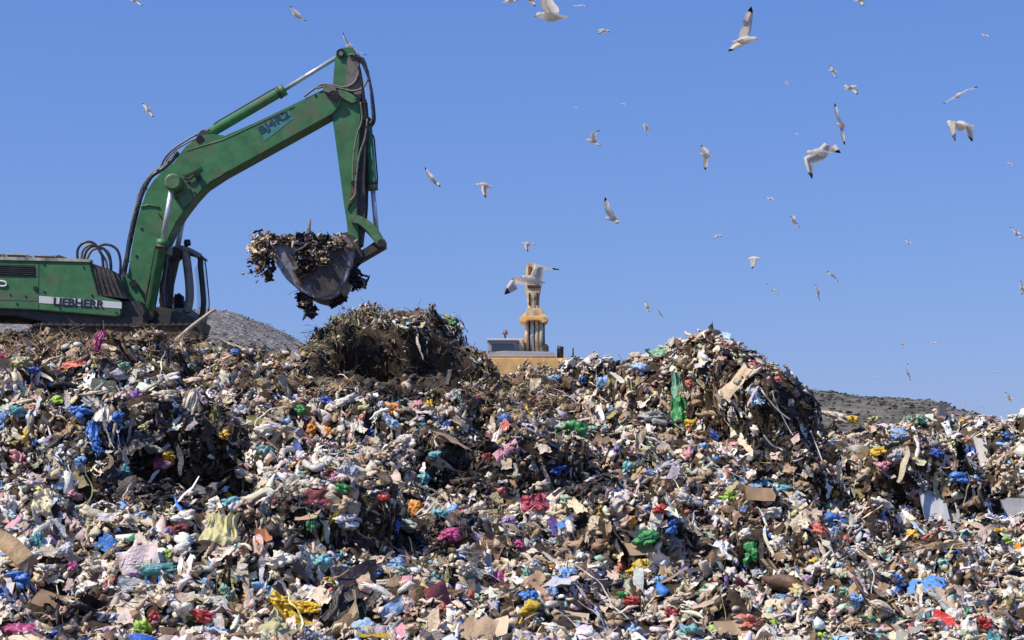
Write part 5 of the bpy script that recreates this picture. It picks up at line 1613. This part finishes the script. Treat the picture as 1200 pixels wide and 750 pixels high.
MB().box(A.x, A.x + 1.5, YM - 1.4, YM + 1.4, zb - 0.7, zb - 0.01, 0.05).build('undercarriage_frame', MDARK, EM)

# ------------------------------------------------------------------ gulls, real size, each where and how it flies
MGW = mat('gull_white', (0.86, 0.84, 0.80), 0.7, var=.06)
MGU = mat('gull_underwing', (0.80, 0.72, 0.60), 0.75, var=.12)
MGM = mat('gull_mantle', (0.66, 0.66, 0.67), 0.7, var=.1)
for m in (MGW, MGU, MGM):                 # feathers let the sun through
    t = m.node_tree; pb = t.nodes['Principled BSDF']; out_ = [n for n in t.nodes if n.type == 'OUTPUT_MATERIAL'][0]
    tl = t.nodes.new('ShaderNodeBsdfTranslucent'); mm = t.nodes.new('ShaderNodeMixShader'); mm.inputs[0].default_value = 0.6
    t.links.new(pb.inputs['Base Color'].links[0].from_socket, tl.inputs[0])
    t.links.new(pb.outputs[0], mm.inputs[1]); t.links.new(tl.outputs[0], mm.inputs[2]); t.links.new(mm.outputs[0], out_.inputs[0])
MGK = mat('gull_black', (0.015, 0.015, 0.02), 0.6)
MGB = mat('gull_beak', (0.6, 0.35, 0.05), 0.5)

def gull(px, py, Y, head, wa, wb, label, hz=0.0, za=-1, zb=1, size=1.15, chord=1.18):
    """head: px offset from tail to head; wa, wb: (wrist, tip) px offsets from the shoulder.
    whatever length the photo does not show runs towards (-1) or away from (+1) the camera"""
    k = Y / F
    ctr = P(px, py, Y)
    def vec(dx, dy, L, zs):
        v = Vector((dx * k, 0, -dy * k)); l = v.length
        if l > L: return v.normalized() * L * 1.0 if l > L * 1.25 else v
        v.y = zs * math.sqrt(L * L - l * l)
        return v
    BL = 0.58 * size
    h = Vector((head[0] * k, 0, -head[1] * k))
    if h.length < BL:
        h.y = (hz if hz else -1) * math.sqrt(BL * BL - h.length ** 2)
    h = h.normalized()
    bm = bmesh.new()
    up0 = Vector((0, 0, 1))
    s = h.cross(up0); s = s.normalized() if s.length > 1e-3 else Vector((1, 0, 0))
    u = s.cross(h)
    # body of rings, tail to beak
    prof = [(-0.50, .004, .075), (-0.44, .010, .085), (-0.34, .022, .045), (-0.24, .045, .048), (-0.10, .075, .072), (0.04, .085, .08), (0.16, .075, .070), (0.26, .048, .046), (0.33, .042, .042), (0.39, .046, .042), (0.44, .034, .032), (0.475, .014, .012), (0.52, .010, .009), (0.55, .003, .003)]
    seg = 10; rings = []
    for (x, rz, rs_) in prof:
        c = h * x * BL / 1.05 * 1.0
        bend = -0.015 if x > .45 else 0
        rings.append([bm.verts.new(c + u * (math.sin(a * 2 * math.pi / seg) * rz * size + bend) + s * math.cos(a * 2 * math.pi / seg) * rs_ * size) for a in range(seg)])
    for i in range(len(rings) - 1):
        for a in range(seg):
            f = bm.faces.new((rings[i][a], rings[i][(a + 1) % seg], rings[i + 1][(a + 1) % seg], rings[i + 1][a]))
            f.smooth = True
            f.material_index = 3 if i >= 11 else 0
    bm.faces.new(rings[0]); bm.faces.new(rings[-1][::-1])
    for (w1, w2), zs, sgn in ((wa, za, 1), (wb, zb, -1)):
        v1 = vec(*w1, 0.30 * size, zs)
        v2 = vec(w2[0] - w1[0], w2[1] - w1[1], 0.44 * size, zs)
        sh = h * 0.07 * size
        pts = []
        for t in (0, .35, .7, 1.0): pts.append((sh + v1 * t, v1))
        for t in (.25, .5, .7, .85, 1.0): pts.append((sh + v1 + v2 * t, v2))
        ch = [.17, .185, .175, .160, .145, .12, .09, .055, .012]
        sw = [0, .015, .035, .045, .02, .0, -.02, -.05, -.09]
        prev = None
        for j, (c, d) in enumerate(pts):
            dn = d.normalized()
            dirc = (h - dn * h.dot(dn))
            if dirc.length < 0.25: dirc = (h - dn * h.dot(dn) + Vector((0, -0.2, 0.1)))
            dirc.normalize()
            nn = dn.cross(dirc).normalized()
            if nn.z < 0: nn = -nn
            cc_ = ch[j] * size * chord; le = c + dirc * (sw[j] * size + 0.02 * size); te = le - dirc * cc_
            mid = le - dirc * cc_ * .3
            th = 0.022 * size * (1 - j / 9.5)
            ring = [bm.verts.new(le), bm.verts.new(mid + nn * (th + .012 * size)), bm.verts.new(le - dirc * cc_ * .45 + nn * (.008 * size)), bm.verts.new(te), bm.verts.new(mid + nn * -(th * .4))]
            if prev:
                for fi, (a, b_) in enumerate(((0, 1), (1, 2), (2, 3), (2, 4), (4, 0))):   # solid leading edge, one layer of feathers behind
                    f = bm.faces.new((prev[a], prev[b_], ring[b_], ring[a]))
                    f.smooth = True
                    f.material_index = 2 if j >= 7 else (0, 4, 1, 1, 0)[fi]
            prev = ring
        bm.faces.new(prev)
    bmesh.ops.recalc_face_normals(bm, faces=bm.faces[:])
    me = bpy.data.meshes.new('gull'); bm.to_mesh(me); bm.free()
    for m in (MGW, MGU, MGK, MGB, MGM): me.materials.append(m)
    o = bpy.data.objects.new('gull', me); C.objects.link(o); o.location = ctr
    tag(o, label, 'gull', 'gulls flying over the heap')
    return o

G = gull
G(624, 328, 44, (-28, -6), ((9, -15), (34, -11)), ((-17, -1), (-32, 16)), 'largest gull, wings spread wide in front of the beige upright arm', za=-1, zb=-1, chord=1.6)
G(646, 19, 31, (-40, 3), ((-3, -8), (-11, -13)), ((10, -3), (9, -12)), 'large gull at the top of the photo with both wings folded up', za=-1, zb=1)
G(873, 47, 44, (30, -1), ((1, -22), (6, -38)), ((-6, 2), (-15, 6)), 'gull at the top right with one wing pointing straight up', zb=1, chord=1.3)
G(960, 179, 41, (-34, 1), ((-13, 10), (-13, 34)), ((14, -10), (30, -2)), 'large gull with one long wing hanging down, right of centre', zb=1)
G(986, 147, 62, (-14, 0), ((-5, -10), (-11, -20)), ((3, 10), (7, 22)), 'gull just above the large one, wings stretched up and down')
G(1126, 147, 35, (-8, -5), ((-15, -2), (-14, 27)), ((11, -3), (22, 8)), 'large cream gull at the right with both wings bent downwards', hz=1, chord=1.35)
G(1123, 112, 72, (3, -2), ((7, -4), (16, -6)), ((-7, 3), (-16, 8)), 'slender white gull gliding above the cream gull on the right', hz=-1)
G(997, 103, 78, (13, -2), ((-8, -2), (-13, 1)), ((6, 2), (12, 4)), 'blurry white gull right above the gull with stretched wings')
G(695, 165, 80, (-18, -2), ((1, -7), (7, -9)), ((4, 2), (10, 3)), 'gull with a hooked dark wing raised, left of the sky centre')
G(758, 150, 125, (2, -8), ((-3, -3), (-3, 1)), ((2, 3), (1, 7)), 'small pale gull with a dark lower wing tip between two larger ones')
G(827, 182, 72, (-16, -1), ((-3, -5), (-8, -7)), ((1, 8), (1, 15)), 'gull with a black tipped wing hanging straight down, right of centre')
G(718, 256, 64, (-20, 1), ((-5, -10), (-10, -21)), ((3, 1), (8, 3)), 'gull in mid sky with one dark wing raised to the upper left')
G(567, 217, 62, (-20, 1), ((2, 8), (2, 18)), ((3, -1), (8, -1)), 'gull left of centre with its wing straight down like a letter T')
G(507, 211, 84, (-8, 0), ((-3, -4), (-8, -10)), ((4, 3), (9, 7)), 'gull with wings stretched diagonally, leftmost over the dark mound')
G(618, 286, 84, (-14, 0), ((0, 4), (0, 11)), ((3, -2), (9, -1)), 'small gull with a dark wing right above the largest gull')
G(349, 19, 86, (-14, -5), ((-3, -4), (-7, -7)), ((3, 2), (9, 1)), 'small gull near the top, left of the excavator arm tip')
G(174, 129, 115, (6, -6), ((-2, -3), (-4, -5)), ((2, 3), (4, 6)), 'small gull alone in the sky above the green boom')
G(409, 54, 62, (-6, -2), ((-3, -5), (-6, -12)), ((8, 4), (17, 5)), 'gull with a dark raised tip flying behind the top of the excavator arm', hz=1)
G(707, 36, 88, (-14, 1), ((-2, 4), (-6, 8)), ((3, -3), (8, -2)), 'small gull right of the large folded gull at the top')
G(598, 0, 62, (16, -2), ((-2, 2), (-6, 5)), ((4, -3), (9, -6)), 'gull cut by the top edge with a black wing tip, left one')
G(621, -1, 80, (-12, -1), ((-3, -3), (-8, -6)), ((2, 2), (6, 4)), 'gull cut by the top edge right beside the left cut one')
G(679, 7, 150, (3, 1), ((-5, 0), (-10, 1)), ((5, -1), (10, 0)), 'tiny gull with level wings right of the large folded gull')
G(1008, 0, 90, (14, -1), ((-2, -4), (-6, -8)), ((3, 1), (8, 2)), 'gull cut by the top edge on the right side')
G(1155, 42, 150, (3, 1), ((-4, -1), (-9, -1)), ((4, -1), (8, 0)), 'tiny gull gliding in the top right corner')
G(922, 97, 230, (4, 0), ((-1, -1), (-3, 0)), ((1, 1), (3, 1)), 'speck of a gull left of the gull cluster at upper right')
G(976, 83, 115, (10, 4), ((-2, -2), (-6, -3)), ((2, 3), (7, 6)), 'small gull above the blurry white gull')
G(903, 233, 140, (4, 0), ((-4, -1), (-9, 0)), ((4, 0), (8, 0)), 'thin level gull below the large gull with the hanging wing')
G(934, 157, 280, (2, 0), ((-2, 0), (-4, 0)), ((2, 0), (4, 0)), 'faint speck of a gull left of the gull with stretched wings')
G(1184, 192, 190, (3, 1), ((-3, -1), (-6, -2)), ((3, 1), (6, 2)), 'faint gull near the right edge below the large cream gull')
G(883, 303, 76, (15, 1), ((-2, 5), (-4, 14)), ((-2, -2), (-6, -3)), 'white gull with a drooping wing low in the right half of the sky')
G(931, 260, 92, (-8, -3), ((-3, -4), (-8, -5)), ((4, 2), (9, 4)), 'gull between the thin level gull and the two diving ones')
G(840, 277, 130, (-7, 2), ((-1, 2), (-4, 4)), ((3, -2), (7, 0)), 'small gull left of the white gull with a drooping wing')
G(976, 323, 115, (-6, -3), ((-3, -2), (-8, -4)), ((4, 3), (9, 5)), 'small gull slanting right of the upright one, low right sky')
G(959, 343, 115, (-2, -4), ((-3, -4), (-6, -8)), ((1, 4), (4, 10)), 'small upright gull with a dark lower wing, low right sky')
G(906, 340, 135, (4, 1), ((-4, -3), (-9, -6)), ((4, 2), (8, 5)), 'small gull with two dark wing tips below the drooping winged gull')
G(1065, 285, 150, (5, 1), ((-3, -2), (-6, -3)), ((3, -1), (6, -3)), 'tiny white gull alone in the middle of the right sky')
G(1192, 274, 88, (3, 2), ((-5, -3), (-12, -5)), ((5, 2), (12, 4)), 'gull leaving through the right edge in mid sky')
G(1095, 402, 170, (3, 0), ((-4, 0), (-9, 0)), ((3, -1), (7, 0)), 'thin level gull above the scrub hill')
G(1057, 403, 190, (2, -2), ((-2, -1), (-4, 0)), ((2, 2), (3, 4)), 'tiny gull left of the thin level one above the scrub hill')
G(1064, 438, 120, (-5, -3), ((-2, -5), (-3, -10)), ((3, 4), (5, 9)), 'small upright gull low over the scrub hill')
G(1028, 442, 260, (3, 0), ((-2, 0), (-4, -1)), ((2, 0), (4, 0)), 'speck of a gull just over the crest of the scrub hill')
G(1183, 468, 130, (7, -2), ((-3, -4), (-7, -8)), ((2, 1), (5, 3)), 'small gull low over the crest near the right edge')
G(1132, 474, 230, (3, 0), ((-2, -1), (-4, -3)), ((2, -1), (4, -2)), 'tiny gull touching the right end of the scrub hill')
G(1165, 436, 230, (2, 0), ((-2, 0), (-5, 1)), ((2, -1), (5, 0)), 'faint gull above the small one near the right edge')
G(759, 359, 150, (2, -5), ((-2, -2), (-3, -5)), ((1, 3), (3, 6)), 'faint gull, left of the pair above the right mound')
G(774, 368, 150, (-4, -2), ((-2, -3), (-5, -5)), ((3, 3), (6, 5)), 'faint gull, right of the pair above the right mound')
G(158, 0, 90, (12, 1), ((-3, -3), (-7, -6)), ((3, 2), (6, 2)), 'gull cut by the top edge at the left')
G(675, 126, 270, (2, 0), ((-2, 0), (-4, 0)), ((2, 0), (4, 0)), 'faint speck of a gull above the gull with the hooked wing')
G(731, 122, 250, (3, 0), ((-2, 0), (-4, -1)), ((2, 1), (3, 2)), 'faint speck of a gull above the small pale gull')
G(1198, 338, 130, (3, -2), ((-3, -3), (-4, -7)), ((2, 3), (3, 7)), 'gull clipped by the right edge, the lower one')

# ------------------------------------------------------------------ wood, poles and the yellow net
MWOOD = mat('weathered_wood', (0.36, 0.25, 0.14), 0.85, dirt=(0.14, 0.09, 0.05), dirt_amt=0.4, dscale=6, bump=.6, bscale=25, var=.2)
MWOOD2 = mat('pale_wood', (0.50, 0.44, 0.33), 0.85, dirt=(0.2, 0.15, 0.1), dirt_amt=0.35, dscale=8, var=.2)
def stick(name, a, b_, ra, rb_, m, label, cat, Ya=None, lift=0.12, sq=False):
    la, _ = hit(*a); 
    ya = la.y - lift
    if Ya: ya = Ya
    yb = ya if Ya else (hit(*b_)[0].y - lift)
    A, B = P(*a, ya), P(*b_, yb)
    mid = (A + B) / 2 + Vector((0, 0, 0.03 * (B - A).length))
    o = MB().tube(smooth_path([A, mid, B], 5), ra, 4 if sq else 8, radii=[ra + (rb_ - ra) * i / 10 for i in range(11)]).build(name, m, None, A)
    return tag(o, label, cat)
stick('branch', (196, 409), (252, 362), .055, .03, MWOOD2, 'long pale pole leaning from the heap past the front of the green excavator', 'pole', Ya=40.2)
stick('wooden_beam', (747, 443), (787, 482), .05, .05, MWOOD, 'brown wooden beam lying slanted on the right mound', 'beam', sq=True)
stick('wooden_plank', (-6, 634), (36, 664), .17, .16, MWOOD, 'thick brown wooden plank sticking in from the left edge', 'plank', sq=True)
stick('lath', (129, 525), (136, 497), .03, .03, MWOOD2, 'short pale lath standing left of the dark grey wrinkled sheet', 'lath', sq=True)
stick('lath', (305, 484), (330, 518), .02, .02, MWOOD2, 'thin white rod left of the grey translucent bag', 'rod')
stick('stick', (652, 724), (688, 727), .03, .02, MWOOD, 'thin reddish stick at the bottom edge right of the middle', 'stick')
stick('branch', (440, 378), (460, 361), .03, .012, MWOOD, 'thin dark branch poking up from the top of the dark mound', 'branch', Ya=41.0)
stick('pole', (966, 540), (978, 566), .02, .02, MWOOD2, 'pale thin pole at the foot of the right mound', 'pole')
stick('lath', (116, 670), (127, 652), .03, .02, MWOOD, 'short brown lath left of the rolled teal mat', 'lath')

def net():
    bm_ = MB()
    ctrl = [(322, 702), (334, 716), (345, 728), (358, 738), (380, 742), (402, 744)]
    Yn = hit(350, 726)[0].y - 0.15
    for k in range(46):
        j = random.uniform(-6, 9); t0 = random.randint(0, 2); t1 = random.randint(4, 6)
        pts = [P(a + random.uniform(-3, 3), b_ - j + random.uniform(-3, 3), Yn + random.uniform(-.06, .08)) for a, b_ in ctrl[t0:t1]]
        bm_.curve(pts, random.uniform(.008, .026), 5, 4)
    for k in range(26):
        x = random.uniform(322, 368); y = 700 + (x - 322) * .25 + random.uniform(-3, 8)
        pts = [P(x + d * 5 + random.uniform(-2, 2), y + d * random.uniform(-.5, 2.5), Yn + random.uniform(-.06, .06)) for d in range(-2, 3)]
        bm_.curve(pts, random.uniform(.008, .02), 5, 4)
    return bm_.build('yellow_net', mat('yellow_net', COL['yellow'], .5, dirt=(.45, .3, .1), dirt_amt=.3, dscale=12, var=.15), None, P(350, 726, Yn))
tag(net(), 'tangled bright yellow net at the bottom left of centre', 'net')
# pale tapes hanging in the dark flank of the right mound, curled hose
for (ctrl, r_, lab) in [
    ([(886, 446), (893, 458), (902, 470), (914, 483), (926, 492)], .016, 'upper pale tape crossing the dark flank of the right mound'),
    ([(895, 510), (905, 522), (918, 528), (930, 540), (944, 535)], .014, 'curly pale tape low in the dark flank of the right mound'),
    ([(905, 458), (909, 472), (917, 488), (926, 505), (934, 516)], .011, 'thin pale string hanging in the dark flank of the right mound'),
    ([(950, 505), (958, 525), (966, 545), (977, 560)], .011, 'thin pale string at the right end of the dark flank')]:
    Yk = min(hit(a, b_)[0].y for a, b_ in ctrl) - 0.10
    pts = [P(a, b_, min(hit(a, b_)[0].y - .12, Yk + 1.2)) for a, b_ in ctrl]
    tag(MB().curve(pts, r_, 6, 6).build('plastic_tape', mat('pale_tape', (.55, .52, .47), .5, dirt=(.2, .15, .1), dirt_amt=.3, dscale=9), None, pts[0]), lab, 'tape')
ctrl = [(324, 556), (330, 545), (331, 530), (340, 526), (350, 532), (358, 543), (368, 549), (378, 546), (381, 536), (374, 530)]
pts = [P(a, b_, hit(a, b_)[0].y - .12) for a, b_ in ctrl]
tag(MB().curve(pts, .055, 8, 6).build('hose', mat('pale_hose', (.62, .58, .52), .55, dirt=(.25, .2, .14), dirt_amt=.35, dscale=9), None, pts[0]), 'curled pale hose left of centre below the orange bags', 'hose')

# weeds and rags crowning the dark mound
cluster([(420, 372, 24, 12, 40.6, 42, 220, .05, 4), (436, 362, 16, 8, 40.6, 42, 120, .045, 4), (398, 382, 16, 10, 40.4, 42, 120, .05, 4), (480, 372, 22, 6, 40.6, 42, 90, .05, 4), (455, 374, 30, 7, 40.3, 41.6, 110, .07, 0), (488, 366, 12, 8, 40.6, 42, 60, .04, 4)],
        'weeds', 'tangled green and brown weeds crowning the dark mound in the middle', 'weeds')
lc_, _ = hit(507, 380)
cluster([(507, 366, 3, 7, 40.9, 41.3, 26, .08, 2), (508, 374, 5, 6, 40.9, 41.3, 30, .10, 2), (507, 358, 2, 2, 41, 41.1, 5, .06, 0), (513, 380, 5, 4, 40.9, 41.3, 20, .1, 2)],
        'dark_rags', 'dark ragged tuft standing up at the right end of the dark mound crest', 'rags')
